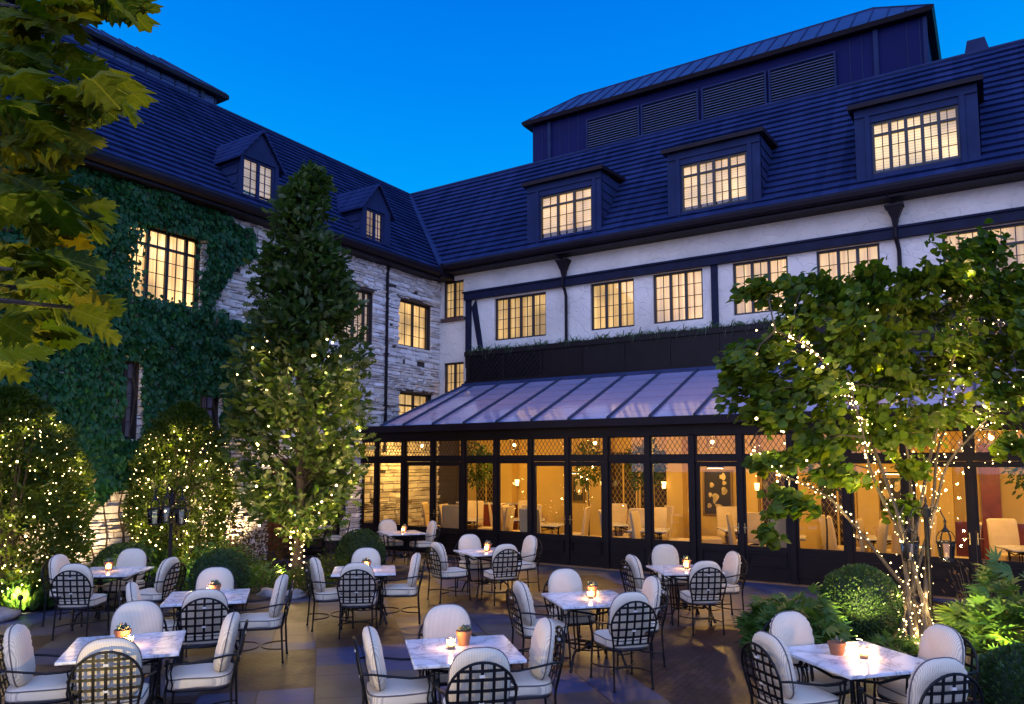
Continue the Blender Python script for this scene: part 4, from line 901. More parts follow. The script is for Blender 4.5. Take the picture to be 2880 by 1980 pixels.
for i,(k,(x,y,a)) in enumerate(TABS.items()):
    o=tb if not tu else copy_tree(tb); tu=1; o.location=(x,y,0); o.rotation_euler=(0,0,R(a)); 
    if k=='J': o.scale=(.83,.83,1)
    tag(o,'square white marble '+TL[k].replace('table','table',1) if False else 'white marble table, the '+TL[k],'table','marble topped tables on the patio')
    q={'A':(.0,.14,-.10,.0),'B':(.05,.1,.02,-.03),'C':(-.05,.03,.05,-.06),'D':(.05,.08,.0,-.02),'E':(-.13,.08,.03,-.05),'F':(.02,.08,.0,-.02),'G':(-.05,.06,-.02,.0),'K':(.06,.1,.03,.0),'H':(.02,.05,.03,-.03),'I':(.05,.08,.03,-.02),'J':(.05,.0,.0,-.1)}[k]
    # candle stands on the viewer's side of the pot; offsets in the viewer's frame
    cr_,sr_=math.cos(-.5734),math.sin(-.5734)
    def vo(dx,dy): return (x+dx*math.cos(.5734)-dy*math.sin(.5734), y+dx*math.sin(.5734)+dy*math.cos(.5734))
    if k!='J':
        j={'C':1,'E':2,'H':0}.get(k,i%2); p=pots[j] if j not in pu else copy_tree(pots[j]); pu.add(j); px,py=vo(q[0],q[1]); p.location=(px,py,.74); p.rotation_euler=(0,0,i*1.3)
        p.scale=(1.25,1.25,1.25) if j<2 else (1.3,1.3,1.0)
        tag(p,'terracotta pot with succulent on the '+TL[k].split(',')[0].replace('table','marble table',1) if k!='E' else 'weathered terracotta pot, nearly bare, on the front right marble table','pot plant','potted succulents on the tables')
    c=cn if not cu else copy_tree(cn); cu=1; px,py=vo(q[2],q[3]); c.location=(px,py,.742); c.scale=(1.15,1.15,1.15)
    tag(c,'votive candle on the '+TL[k],'candle','lit candles on the tables')
    l=bpy.data.objects.new('candle_light',cld); C.objects.link(l); l.location=(px,py,.742+.085)
# inside: tables, chairs, flowers, lamps
IT=[(-12.4,16.75,20),(-11.0,17.9,35),(-9.7,16.6,10),(-8.0,17.8,40),(-6.9,16.55,15),(-5.2,17.9,30),(-3.9,16.6,12),(-2.2,17.5,35),(.4,16.75,20)]
EX=[(-11.45,16.0,10),(-8.75,16.05,25),(-6.0,16.0,5),(-4.95,16.35,-15),(-2.9,16.05,20),(-1.35,16.2,0)]
for i,(x,y,a) in enumerate(EX):
    for k,(dx,dy,r_) in enumerate(((-.62,.0,0),(.62,.05,180))):
        if (i+k)%5!=3: place_dc(x+dx,y+dy,r_+a,f'close to the glass, {["left","right"][k]} one of the {["first","second","third","fourth","fifth","sixth"][i]} pair')
nm_=['leftmost','second','third','fourth','fifth','sixth','seventh','eighth','rightmost']
for i,(x,y,a) in enumerate(IT):
    o=copy_tree(tb); o.location=(x,y,.02); o.rotation_euler=(0,0,R(a)); o.scale=(1,1,1); tag(o,f'{nm_[i]} marble table from the left inside the glasshouse' if 0<i<8 else f'{nm_[i]} marble table inside the glasshouse','table','dining tables in the glasshouse')
    for k,d in enumerate((0,90,180,270)):
        if (i*4+k)%5==4: continue
        dd=R(a+d); place_dc(x+math.cos(dd)*.72,y+math.sin(dd)*.72,a+d+180+random.uniform(-6,6),f'on the {["right","rear","left","front"][k]} side of the {nm_[i]} table inside')
    v=thing('flower_vase',f'little vase of mixed flowers on the {nm_[i]} table inside the glasshouse','vase',(x,y,.76),group='flower vases inside'); m=MB(); m.lathe([(.001,.762),(.03,.762),(.04,.80),(.018,.86),(.022,.88)],12,(x,y,0)); m.build('vase',M_CUP,v,smooth=True)
    m=MB()
    for k in range(26):
        p=Vector((x,y,.93))+Vector((rng.normal(0,.05),rng.normal(0,.05),rng.normal(0,.045))); r_=.016
        m.add([p+Vector((r_,0,0)),p+Vector((0,r_,.005)),p+Vector((-r_,0,0)),p+Vector((0,-r_,.005)),p+Vector((0,0,r_))],[(0,1,4),(1,2,4),(2,3,4),(3,0,4)]); 
        if k%4==0: m.bar(p,(x,y,.86),.003,.003)
    m.build('flowers',FLOWER,v)
M_BULB=emis('lamp_glow',(1,.66,.30),18)
ild=bpy.data.lights.new('room_light','POINT'); ild.energy=ROOM_W; ild.color=(1,.57,.14); ild.shadow_soft_size=.12
for i,x in enumerate((-13.6,-10.9,-8.2,-5.5,-2.8,-.1,2.6)):
    y=17.0 if i%2 else 16.4
    t=thing('pendant_lantern',f'{["leftmost","second","third","fourth","fifth","sixth","rightmost"][i]} glowing pendant lantern hanging inside the glasshouse','lamp',(x,y,2.75),group='pendant lanterns in the glasshouse')
    m=MB(); 
    for k in range(6):
        a=k*math.pi/3; m.tube([(x+.05*math.cos(a),y+.05*math.sin(a),2.98),(x+.13*math.cos(a),y+.13*math.sin(a),2.86),(x+.13*math.cos(a),y+.13*math.sin(a),2.66)],.006,5)
    m.tube([(x+.13*math.cos(k*math.pi/6),y+.13*math.sin(k*math.pi/6),2.66) for k in range(12)],.008,5,closed=True); m.tube([(x,y,2.98),(x,y,3.75)],.006,5); m.build('lantern_frame',M_IRON,t)
    m=MB(); m.ball((x,y,2.78),.045,10,8); m.build('bulb',M_BULB,t)
    l=bpy.data.objects.new('room_light',ild); C.objects.link(l); l.location=(x,y-.2,2.5)
# ------------------------------------------------------------------ foliage
def tmpl(kind):
    if kind=='lance': V=[(0,0,0),(.35,.19,.03),(.75,.15,.0),(1,0,-.06),(.75,-.15,.0),(.35,-.19,.03),(.5,0,-.03)]; F=[(0,6,2,1),(6,3,2),(0,5,4,6),(6,4,3)]
    elif kind=='oak': 
        o=[(.0,.02),(.18,.10),(.28,.24),(.36,.12),(.52,.34),(.60,.15),(.78,.26),(.84,.10),(1.0,0)]
        V=[(x,y,.06*abs(y)-.12*x*x) for x,y in o]+[(x,-y,.06*abs(y)-.12*x*x) for x,y in o[:-1]]+[(.5,0,-.07)]
        k=len(o); F=[tuple(list(range(k))+[2*k-1]),tuple(list(range(k-1,2*k-1-0))[::-1]+[]) if False else tuple([0]+[2*k-1]+[k-1]+[k+i for i in range(k-2,0,-1)])]
    elif kind=='round':
        o=[(.0,.0),(-.04,.22),(.10,.42),(.35,.50),(.62,.42),(.85,.20),(1.02,0)]
        V=[(x,y,.16*y*y*2-.18*(x-.4)**2) for x,y in o]+[(x,-y,.16*y*y*2-.18*(x-.4)**2) for x,y in o[1:-1]]; k=len(o)
        F=[tuple(range(k)),tuple([0,k-1]+[k+i for i in range(k-3,-1,-1)])]
    elif kind=='ivy':
        o=[(0,0),(-.02,.25),(.2,.38),(.42,.28),(.5,.40),(.62,.20),(1,0)]
        V=[(x,y,.05-.2*x*x) for x,y in o]+[(x,-y,.05-.2*x*x) for x,y in o[1:-1]]; k=len(o)
        F=[tuple(range(k)),tuple([0,k-1]+[k+i for i in range(k-3,-1,-1)])]
    elif kind=='tiny': V=[(0,0,0),(.5,.28,.05),(1,0,0),(.5,-.28,.05)]; F=[(0,1,2),(0,2,3)]
    elif kind=='palm':   # palmate spray of narrow leaflets
        V=[];F=[]
        for a in (-1.1,-.6,-.2,.2,.6,1.1):
            c_,s_=math.cos(a),math.sin(a); L_=1-.25*abs(a); n=len(V)
            V+=[(0,0,0),(c_*L_*.5-s_*.09,s_*L_*.5+c_*.09,.06),(c_*L_,s_*L_,-.1),(c_*L_*.5+s_*.09,s_*L_*.5-c_*.09,.06)]; F+=[(n,n+1,n+2,n+3)]
    return np.array(V,float),F
def leaves(name,m,parent,pts,size,kind,dirs=None,nrm=None,jit=.5,smooth=False):
    """dirs = where the tip points, nrm = which way the blade faces"""
    V,F=tmpl(kind); P_=np.asarray(pts,float); n=len(P_); k=len(V)
    d=np.asarray(dirs,float) if dirs is not None else rng.normal(size=(n,3)); d=d+rng.normal(size=(n,3))*jit*.6; d/=np.linalg.norm(d,axis=1)[:,None]+1e-9
    w=(np.asarray(nrm,float) if nrm is not None else np.tile([0,0,1.],(n,1)))+rng.normal(size=(n,3))*jit
    w-=d*(w*d).sum(1)[:,None]; w/=np.linalg.norm(w,axis=1)[:,None]+1e-9; u=np.cross(w,d)
    s=np.asarray(size,float)*np.ones(n)*rng.uniform(.7,1.25,n)
    co=P_[:,None,:]+s[:,None,None]*(V[None,:,0:1]*d[:,None,:]+V[None,:,1:2]*u[:,None,:]+V[None,:,2:3]*w[:,None,:])
    me=bpy.data.meshes.new(name); me.vertices.add(n*k); me.vertices.foreach_set('co',co.reshape(-1))
    fl=np.concatenate([np.array(f) for f in F]); ln=[len(f) for f in F]; nl=len(fl)
    me.loops.add(n*nl); me.loops.foreach_set('vertex_index',(np.arange(n)[:,None]*k+fl[None,:]).reshape(-1).astype(np.int32))
    st=np.cumsum([0]+ln[:-1]); me.polygons.add(n*len(F)); me.polygons.foreach_set('loop_start',(np.arange(n)[:,None]*nl+st[None,:]).reshape(-1).astype(np.int32))
    try: me.polygons.foreach_set('loop_total',np.tile(ln,n).astype(np.int32))
    except Exception: pass
    me.update(calc_edges=True); me.validate()
    return link_mesh(name,me,m,parent,smooth)
def nz(p,s=1.0,o=0): return noise.noise(Vector((p[0]*s+o,p[1]*s,p[2]*s)))
M_BARK=mat('bark',(.045,.032,.022),.9,var=.4,vscale=9,bump=.7,bscale=30)
M_BARK2=mat('grey_bark',(.05,.04,.028),.85,var=.3,vscale=9,bump=.5,bscale=30)
L_IVY=island_mat('ivy_leaves',[(.006,.046,.014),(.012,.075,.018),(.008,.058,.024),(.028,.10,.014)],.5,transl=.15,spec=.25)
L_OAK=island_mat('oak_leaves',[(.016,.045,.010),(.045,.085,.010),(.024,.06,.015),(.06,.09,.014),(.16,.20,.12)],.5,transl=.45,spec=.3)  # palest leaf tone carries the sky's reflection in its colour
L_BUD=island_mat('round_leaves',[(.05,.095,.004),(.08,.13,.006),(.035,.09,.010),(.11,.14,.006)],.5,transl=.45,spec=.25)
L_YEW=island_mat('hedge_leaves',[(.022,.05,.006),(.055,.09,.008),(.04,.07,.010)],.55,transl=.45,spec=.25)
L_BOX=island_mat('box_leaves',[(.02,.055,.012),(.035,.08,.018),(.05,.09,.02)],.5,transl=.15,spec=.3)
L_RED=island_mat('bronze_leaves',[(.07,.035,.018),(.05,.05,.02),(.11,.05,.02),(.05,.08,.02)],.6,transl=.3)
L_BRT=island_mat('fresh_leaves',[(.06,.13,.02),(.04,.11,.03),(.09,.15,.03)],.5,transl=.35)
L_FORE=island_mat('lobed_leaves',[(.035,.075,.004),(.085,.11,.004),(.022,.05,.006),(.13,.12,.004)],.55,transl=.4,spec=.10,tcol=(1.7,1.35,.35))
# ivy on the wall: one mass nobody could count
def inpoly(p,poly):
    x,y=p; c=False; n=len(poly)
    for i in range(n):
        x1,y1=poly[i]; x2,y2=poly[i-1]
        if (y1>y)!=(y2>y) and x<(x2-x1)*(y-y1)/(y2-y1)+x1: c=not c
    return c
IVP=[(3.5,8.15),(9.4,8.1),(10.6,7.95),(11.4,7.85),(11.3,7.1),(10.7,6.75),(10.4,6.2),(10.2,5.75),(11.4,5.5),(11.7,4.9),(11.1,4.4),(10.9,3.6),(10.7,2.9),(10.2,2.55),(9.2,2.2),(8.4,1.9),(7.6,1.6),(6.5,1.2),(3.5,1.2)]
pts=[]
while len(pts)<30000:
    u=rng.uniform(4.2,12); z=rng.uniform(1,8.15)
    e_=nz((u,z,0),1.6)*.45+nz((u,z,5),5)*.18
    if not inpoly((u+e_*.6,z+e_*.6),IVP): continue
    bad=False
    for (a,b,c,d) in (BIGW,IV1,IV2):
        mg=.01+.06*nz((u,z,3),4) if (a,b,c,d)==BIGW else .0
        if (a,b,c,d)==BIGW and (a<u<a+.28 or b-.2<u<b or z<c+.14) and a<u<b and c<z<d and rng.random()<.16: continue
        if a+mg*1.2<u<b-mg*1.4 and c+mg<z<d-mg*.2: bad=True
    if bad: continue
    if nz((u,z,9),1.1)<-.55 and rng.random()<.6: continue
    dpt=.07+abs(nz((u,z,2),1.8))*.30+rng.uniform(0,.10)
    pts.append((XL+dpt,u,z))
pts=np.array(pts)
IV=thing('ivy','dark green ivy covering the stone wall round the big lit window','climbing plant',(XL+.1,8,0))
o=leaves('ivy_foliage',L_IVY,IV,pts,.115,'ivy',dirs=np.tile([.35,0,-1.],(len(pts),1)),nrm=np.tile([1.,0,.45],(len(pts),1)),jit=.5)
mb=MB()
for k in range(26):
    u=4.5+k*.26; p=[(XL+.08,u,.1)]; 
    for j in range(14): u+=random.uniform(-.14,.14); p.append((XL+.08,u,.1+j*.4))
    mb.tube(p,[.02-.001*j for j in range(15)],5)
mb.build('stems',M_BARK,IV)

# string lights -----------------------------------------------------------------
M_FAIRY=emis('fairy_bulb',(1,.68,.29),BULB_E); M_WIRE=mat('light_wire',(.02,.02,.01),.6)
bm_=MB(); bm_.ball((0,0,0),1,6,4); bulb_me=None
def string_light(name,label,pts,loc,r=.012,npl=8,W_=6,lcol=(1,.66,.28),wire=None,lightpts=None):
    t=thing(name,label,'string lights',loc,group='warm fairy lights wound through the trees')
    global bulb_me
    if bulb_me is None:
        bulb_me=bpy.data.meshes.new('bulb'); bulb_me.from_pydata(bm_.v,[],bm_.f); bulb_me.materials.append(M_FAIRY)
    pts=[Vector(p) for p in pts]; cp=Vector((0,0,CAMH)); order=sorted(pts,key=lambda p:(p-cp).length)
    for p in order[:100]:
        b=bpy.data.objects.new('bulb',bulb_me); C.objects.link(b); b.parent=t; b.location=p-Vector(loc); s=r*random.choice((.45,.6,.8,1,1.2,1.7)); b.scale=(s,s,s)
    if len(order)>100:
        m=MB()
        for p in order[100:]: m.ball(p,r*random.choice((.4,.55,.7,.9)),5,4)
        tag(m.build('bulbs',M_FAIRY,t),kind='stuff')
    if wire:
        m=MB()
        for w_ in wire: m.tube(w_,.003,4)
        m.build('wire',M_WIRE,t)
    if npl:
        ld=bpy.data.lights.new('bulb_light','POINT'); ld.energy=W_; ld.color=lcol; ld.shadow_soft_size=.03
        lp=lightpts or [pts[int(i)] for i in np.linspace(0,len(pts)-1,npl)]
        for p in lp:
            l=bpy.data.objects.new('bulb_light',ld); C.objects.link(l); l.location=p
    return t

# columnar oak in the middle -----------------------------------------------------
OB=Vector((-11.5,10.1,0))
OT=thing('oak_tree','tall columnar oak wound with fairy lights before the stone wall','tree',OB)
mb=MB(); mb.tube([(-11.5,10.1,-.05),(-11.47,10.12,.5),(-11.43,10.14,1.2),(-11.45,10.1,2.5),(-11.48,10.1,4.5),(-11.49,10.1,6.5),(-11.49,10.1,8.1)],[.12,.09,.085,.075,.055,.035,.01],10); mb.build('trunk',M_BARK,OT,smooth=True)
def orad(z):
    zs=[.75,1.1,1.5,2.3,3.2,4.2,5.0,5.8,6.6,7.3,7.9,8.45]; rs=[.30,.72,1.02,1.22,1.40,1.26,1.02,.88,.68,.48,.30,.05]
    return float(np.interp(z,zs,rs))
mb=MB(); tips=[]
for k in range(150):
    z=rng.uniform(.8,7.9); a=rng.uniform(0,6.283); r_=orad(min(8.3,z+.35))*rng.uniform(.75,1.05); c0=Vector((-11.46,10.1,max(.5,z-.35*r_))); c1=Vector((-11.46+r_*math.cos(a),10.1+r_*math.sin(a),z+.55*r_*rng.uniform(.5,1.2)))
    mid=c0.lerp(c1,.5)+Vector((rng.normal(0,.06),rng.normal(0,.06),.06)); mb.tube([c0,mid,c1],[.018,.012,.004],5); tips.append((c0,mid,c1))
mb.build('branches',M_BARK,OT)
pts=[];dr_=[]
for (a,b,c_) in tips:
    for q in range(125):
        t=rng.uniform(.35,1.05); p=a.lerp(b,t*2) if t<.5 else b.lerp(c_,(t-.5)*2)
        j=Vector(rng.normal(0,1,3))*(.11+.05*t); p=p+j; rr_=math.hypot(p.x+11.46,p.y-10.1)
        if rr_>orad(p.z)*1.03+.06+nz(p,1.9)*.42: continue
        pts.append(tuple(p)); dv=Vector((p.x+11.46,p.y-10.1,0)).normalized(); dr_.append((dv.x*.8,dv.y*.8,.35))
leaves('crown',L_OAK,OT,pts,.185,'oak',dirs=dr_,jit=.9)
bp_=[]
for k in range(125):
    z=rng.uniform(.95,4.0) if rng.random()<.8 else rng.uniform(3.8,4.8); r_=orad(z)*rng.uniform(.45,1.0); a=rng.uniform(0,6.283); bp_.append((-11.46+r_*math.cos(a),10.1+r_*math.sin(a),z))
for k in range(46):
    z=.06+k*.022; a=k*1.3; bp_.append((-11.48+.13*math.cos(a),10.12+.13*math.sin(a),z))
lp=[]
for k in range(46):
    z=.95+k*.072; a=-.55+rng.normal(0,1.0); r_=orad(z)*rng.uniform(.72,1.0); a=-.35+(k%5-2)*.55; lp.append((-11.46+r_*math.cos(a),10.1+r_*math.sin(a),z))
lp+=[(-11.15,9.8,.45),(-11.1,9.75,.9)]
string_light('string_lights','fairy lights wound round the columnar oak trunk and crown',bp_,OB,r=.013,W_=OAK_W,lightpts=lp,npl=1)

# two tall hedge shrubs at the left ----------------------------------------------
def tallshrub(base,prof_,n,label,leafm,kind='lance',size=.10,bn=150,W_=5,flat=(1,1),lab2='',seed=0):
    t=thing('tall_shrub',label,'shrub',base,group='tall lit shrubs against the ivy wall'); B=Vector(base)
    zs=[p[0] for p in prof_]; rs=[p[1] for p in prof_]; H=zs[-1]
    mb=MB(); 
    for k in range(6):
        a=k*1.05; mb.tube([B,B+Vector((.15*math.cos(a),.15*math.sin(a),H*.4)),B+Vector((.35*math.cos(a),.35*math.sin(a),H*.85))],[.035,.02,.006],6)
    mb.build('stems',M_BARK,t)
    pts=[];dr_=[]
    while len(pts)<n:
        z=rng.uniform(.05,H); r_=np.interp(z,zs,rs); a=rng.uniform(0,6.283); f_=rng.uniform(.45,1.04)**.5
        p=Vector((B.x+r_*f_*math.cos(a)*flat[0],B.y+r_*f_*math.sin(a)*flat[1],z)); 
        if f_>.97+nz(p,3,seed)*.35: continue
        if nz(p,2.2,seed+7)<-.45: continue
        pts.append(tuple(p)); dr_.append((math.cos(a),math.sin(a),.5))
    leaves('crown',leafm,t,pts,size,kind,dirs=dr_,jit=1.1)
    bp_=[]
    for k in range(bn):
        z=H*rng.uniform(.05,.86); r_=np.interp(z,zs,rs)*rng.uniform(.75,1.02); a=rng.uniform(-2.0,1.1); bp_.append((B.x+r_*math.cos(a)*flat[0],B.y+r_*math.sin(a)*flat[1],z))
    lp=[]
    for k in range(44):
        z=H*(.05+.019*k); r_=np.interp(z,zs,rs)*rng.uniform(.72,1.0); a=-.4+rng.normal(0,.9); lp.append((B.x+r_*math.cos(a)*flat[0],B.y+r_*math.sin(a)*flat[1],z))
    string_light('string_lights',lab2,bp_,base,r=.0105,W_=W_,npl=1,lightpts=lp)
    return t
tallshrub((-13.5,5.85,0),[(0,.7),(.5,1.15),(1.2,1.25),(2.0,1.15),(2.8,.85),(3.3,.4),(3.5,.05)],22000,'broad tall shrub full of fairy lights at far left',L_YEW,bn=420,W_=SHRUB_W,flat=(.85,1.08),lab2='fairy lights scattered through the far left tall shrub',seed=1)
tallshrub((-13.7,9.1,0),[(0,.6),(.5,.95),(1.3,1.12),(2.1,1.08),(2.9,.75),(3.35,.32),(3.5,.05)],19000,'rounded tall shrub with fairy lights behind the triple lamp post',L_YEW,bn=330,W_=SHRUB_W,flat=(.8,.98),lab2='fairy lights scattered through the shrub behind the lamp post',seed=4)

# redbud, many stemmed ------------------------------------------------------------
RB=Vector((-.98,10.99,0))
RT=thing('redbud_tree','spreading many stemmed tree with round leaves and lights at right','tree',RB)
stems=[[(2470,1290,10.6),(2400,1150,10.3),(2300,1000,10.0),(2180,930,9.8)],[(2420,1500,10.75),(2330,1400,10.5),(2200,1330,10.3),(2110,1250,10.2)],[(2560,1400,10.9),(2540,1200,11.0),(2500,1000,11.0),(2460,850,10.9)],
       [(2600,1350,10.7),(2650,1150,10.6),(2700,950,10.5),(2760,760,10.5)],[(2610,1500,10.6),(2670,1300,10.5),(2780,1180,10.3),(2900,1080,10.1)],[(2530,1500,10.4),(2460,1350,10.0),(2420,1200,9.7),(2380,1050,9.5)],[(2620,1420,11.2),(2660,1200,11.5),(2750,1020,11.8),(2860,860,12.0)]]
mb=MB(); wires=[]; allst=[]
for k,s in enumerate(stems):
    P_=[RB+Vector((.11*math.cos(k*.9),.11*math.sin(k*.9),-.03)),RB+Vector((.16*math.cos(k*.9),.16*math.sin(k*.9),.35))]+[at(*q) for q in s]
    # smooth
    S_=[]
    for i in range(len(P_)-1):
        for j in range(5):
            t=j/5; p0=P_[max(i-1,0)];p1=P_[i];p2=P_[i+1];p3=P_[min(i+2,len(P_)-1)]
            S_.append(.5*((2*p1)+(p2-p0)*t+(2*p0-5*p1+4*p2-p3)*t*t+(3*p1-p0-3*p2+p3)*t**3)+Vector((nz((i+t,k,0),1.3)*.05,nz((i+t,k,4),1.3)*.05,0)))
    S_.append(P_[-1]); allst.append(S_); n=len(S_); mb.tube(S_,[.038-.031*(i/(n-1))**.8 for i in range(n)],8)
mb.build('trunk',M_BARK2,RT,smooth=True)
blobs=[(2700,770,10.6,.55,.5),(2600,880,11,.85,.45),(2790,830,10.2,.6,.5),(2450,850,10.6,.5,.42),(2400,960,10.5,.85,.5),(2250,880,10.3,.55,.3),(2160,960,10.1,.5,.36),(2100,1040,10,.45,.3),(2300,1080,10.2,.8,.4),(2180,1160,10.1,.6,.22),(2130,1060,10.4,.4,.3),(2500,1060,10.9,.95,.45),(2700,1000,10.8,.9,.45),(2840,960,10.3,.6,.5),(2480,1200,10.4,.8,.26),(2300,1250,10.1,.55,.25),(2180,1290,10.0,.30,.12),(2650,1160,10.7,.75,.25),(2830,1100,10.2,.45,.30),(2820,1250,10.1,.35,.1),(2220,1425,9.9,.33,.22),(2160,1490,9.9,.14,.10),(2370,1330,10.2,.35,.10),(2560,1310,10.5,.3,.10),(2330,800,10.5,.14,.2),(2150,810,10.2,.3,.14),(2260,790,10.3,.3,.13),(2560,1420,10.4,.2,.07),(2880,820,10.4,.5,.6),(2450,760,10.7,.35,.12),(2750,690,10.5,.22,.14),(2600,780,10.7,.4,.2)]
pts=[]; tw=MB()
for (px,py,D,rx,rz) in blobs:
    c0=at(px,py,D); vol=rx*rx*rz; n=int(60+1500*(rx*rz)**.75*rx**.3); n=min(int(n*1.25),1100); rx*=1.18; rz*=1.22
    # layered twigs of leaves
    best=min((p for s in allst for p in s),key=lambda p:(p-c0).length)
    tw.tube([best,best.lerp(c0,.5)+Vector((0,0,.08)),c0],[.014,.01,.006],5)
    for k in range(max(3,n//26)):
        a=rng.uniform(0,6.283); u=rng.normal(size=3); u/=np.linalg.norm(u); e_=c0+Vector((u[0]*rx,u[1]*rx,u[2]*rz*1.15))*rng.uniform(.35,1.22); s_=c0.lerp(e_,.15)
        tw.tube([s_,s_.lerp(e_,.6)+Vector((0,0,.03)),e_],[.006,.005,.002],4)
        for j in range(26):
            t=rng.uniform(.1,1.12); p=s_.lerp(e_,t)+Vector(rng.normal(0,.055,3)); p.z-=.02; pts.append(tuple(p))
tw.build('branches',M_BARK2,RT)
pts=np.array(pts); cen=np.array([-.9,10.9,0]); dd=pts-cen; dd[:,2]=-.35; dd/=np.linalg.norm(dd,axis=1)[:,None]
leaves('crown',L_BUD,RT,pts,.108,'round',dirs=dd+np.array([0,0,-.25]),nrm=np.tile([.12,-.35,1.],(len(pts),1)),jit=.55)
bp_=[]; lp=[]; wires=[]
for k,S_ in enumerate(allst):
    n=len(S_); w_=[]
    for i in range(100):
        t=(i+.5)/100*(n-1)*.97; a_=S_[int(t)]; b_=S_[min(int(t)+1,n-1)]; p=a_.lerp(b_,t-int(t)); rr_=.046-.03*t/n; a=i*1.9+k
        q=p+Vector((rr_*math.cos(a)+rng.normal(0,.03),rr_*math.sin(a)+rng.normal(0,.03),rng.normal(0,.05))); bp_.append(q); w_.append(q)
    wires.append(w_)
    for t in (.1,.25,.4,.52,.64,.76,.86,.95): lp.append(S_[int(t*(n-1))]+Vector((rng.normal(.05,.16),rng.normal(-.12,.16),rng.normal(0,.1))))
for k in range(120):
    b_=blobs[rng.integers(0,20)]; c0=at(b_[0],b_[1]+rng.uniform(0,60),b_[2]); bp_.append(c0+Vector((rng.normal(0,b_[3]*.45),rng.normal(0,b_[3]*.45)-.2,rng.normal(0,b_[4]*.6))))
string_light('string_lights','dense fairy lights spiralling up the stems of the redbud tree',bp_,RB,r=.0115,W_=BUD_W,npl=1,lightpts=lp,wire=wires)

# wooden sideboard inside
SB=thing('sideboard','dark wooden bar with pale top inside the glasshouse, far left','sideboard',(-13.2,19.1,0)); m=MB(); m.box(-14.2,-12.3,18.9,19.35,.02,1.05); m.build('cabinet',M_RED,SB); m=MB(); m.box(-14.25,-12.25,18.85,19.4,1.052,1.10); m.build('counter',M_MARBLE,SB)
m=MB(frame((0,18.9,0),(1,0,0),(0,-1,0)))
for k in range(3): bevpanel(m,-14.1+k*.62,-13.6+k*.62,.15,.95)
m.build('door',M_RED,SB)
# clipped box balls ---------------------------------------------------------------
def ball(c,r,label,sz=1,n=5200):
    t=thing('clipped_box_ball',label,'shrub',(c[0],c[1],0),group='clipped box balls')
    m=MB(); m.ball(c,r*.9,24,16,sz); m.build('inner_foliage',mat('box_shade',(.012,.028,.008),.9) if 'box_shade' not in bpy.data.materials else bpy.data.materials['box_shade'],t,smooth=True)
    u=rng.normal(size=(n,3)); u/=np.linalg.norm(u,axis=1)[:,None]; p=np.array(c)+u*np.array([r,r,r*sz])*(1+np.array([nz(q,4)*.05 for q in u])[:,None]+rng.normal(0,.012,(n,1))); k=p[:,2]>.02
    leaves('crown',L_BOX,t,p[k]-u[k]*.02,.042,'tiny',dirs=u[k]+np.array([0,0,.3]),nrm=rng.normal(size=(k.sum(),3)),jit=.8); return t
ball((-13.3,7.75,.42),.52,'low clipped box ball behind the far left table',.85)
ball((-10.85,7.95,.42),.46,'dark clipped box ball right of the triple lamp post')
ball((-11.25,11.6,.42),.50,'clipped box ball beside the glasshouse corner table')
ball((-1.62,10.9,.46),.50,'clipped box ball under the lit redbud tree',n=8000)
ball((.12,7.75,.36),.42,'clipped box ball at the right edge of the frame',n=7000)

# perennials ----------------------------------------------------------------------
def clump(name,label,cat,c,r,h,n,kind,size,m,up=.6,group=None,jit=.5,stems=True,seed=0):
    t=thing(name,label,cat,(c[0],c[1],0),group=group); pts=[];dr_=[]
    for k in range(n):
        a=rng.uniform(0,6.283); f_=rng.uniform(0,1)**.5; z=h*(rng.uniform(.15,1))*(1-.55*f_*f_)*(1+nz((a,f_,seed),2)*.5); pts.append((c[0]+r*f_*math.cos(a),c[1]+r*f_*math.sin(a),max(.05,z))); dr_.append((math.cos(a),math.sin(a),up))
    leaves('leaves',m,t,pts,size,kind,dirs=dr_,jit=jit)
    if stems:
        mb=MB()
        for k in range(0,len(pts),max(1,len(pts)//40)): 
            p=Vector(pts[k]); mb.tube([(c[0]+(p.x-c[0])*.3,c[1]+(p.y-c[1])*.3,0),p],[.006,.003],4)
        mb.build('stems',M_BARK,t)
    return t
clump('peony_plant','leafy green peony clump right of the lit tree base','plant',(.15,11.0),.75,.95,520,'palm',.22,L_BRT,.5)
clump('peony_plant','green peony clump left of the box ball by the front right table','plant',(-2.25,9.9),.55,.62,420,'palm',.21,L_BRT,.35,seed=2)
clump('hosta_plant','low broad leaved plant under the front right table','plant',(-.35,8.2),.45,.28,90,'lance',.26,L_BRT,.5,seed=3)
clump('heuchera_plant','low bronze leaved plant beside the large dark pot','plant',(.25,9.3),.45,.42,420,'round',.055,L_RED,.5,seed=4)
clump('ground_cover_plant','small green plant at the foot of the redbud','plant',(-1.15,10.35),.4,.22,160,'palm',.12,L_BRT,.5,seed=5)
clump('flower_spike_plant','airy plant with small red flower spikes behind the redbud','plant',(-.3,12.0),.45,1.15,150,'tiny',.06,L_RED,1.2,seed=6)
clump('bronze_maple','low bronze leaved maple shrub beneath the stone wall','shrub',(-12.9,10.2),.75,1.25,2200,'lance',.08,L_RED,.4,seed=7)
clump('azalea_shrub','bright green shrub lit from below right of the lamp post','shrub',(-12.3,9.0),.85,.85,2000,'lance',.085,L_BRT,.5,seed=8)
clump('azalea_shrub','green shrub at the foot of the columnar oak','shrub',(-11.3,9.15),.5,.5,900,'lance',.08,L_BRT,.5,seed=9)
clump('azalea_shrub','dark shrub right of the oak trunk','shrub',(-10.75,10.4),.6,.62,1100,'lance',.08,L_YEW,.5,seed=10)
clump('azalea_shrub','dark shrub behind the left chair of the box ball table','shrub',(-10.4,9.4),.45,.5,900,'lance',.08,L_YEW,.5,seed=11)
clump('fern_plant','ferny lit plant between the two tall shrubs','plant',(-13.2,8.2),.6,.75,700,'palm',.15,L_BRT,.7,seed=12)
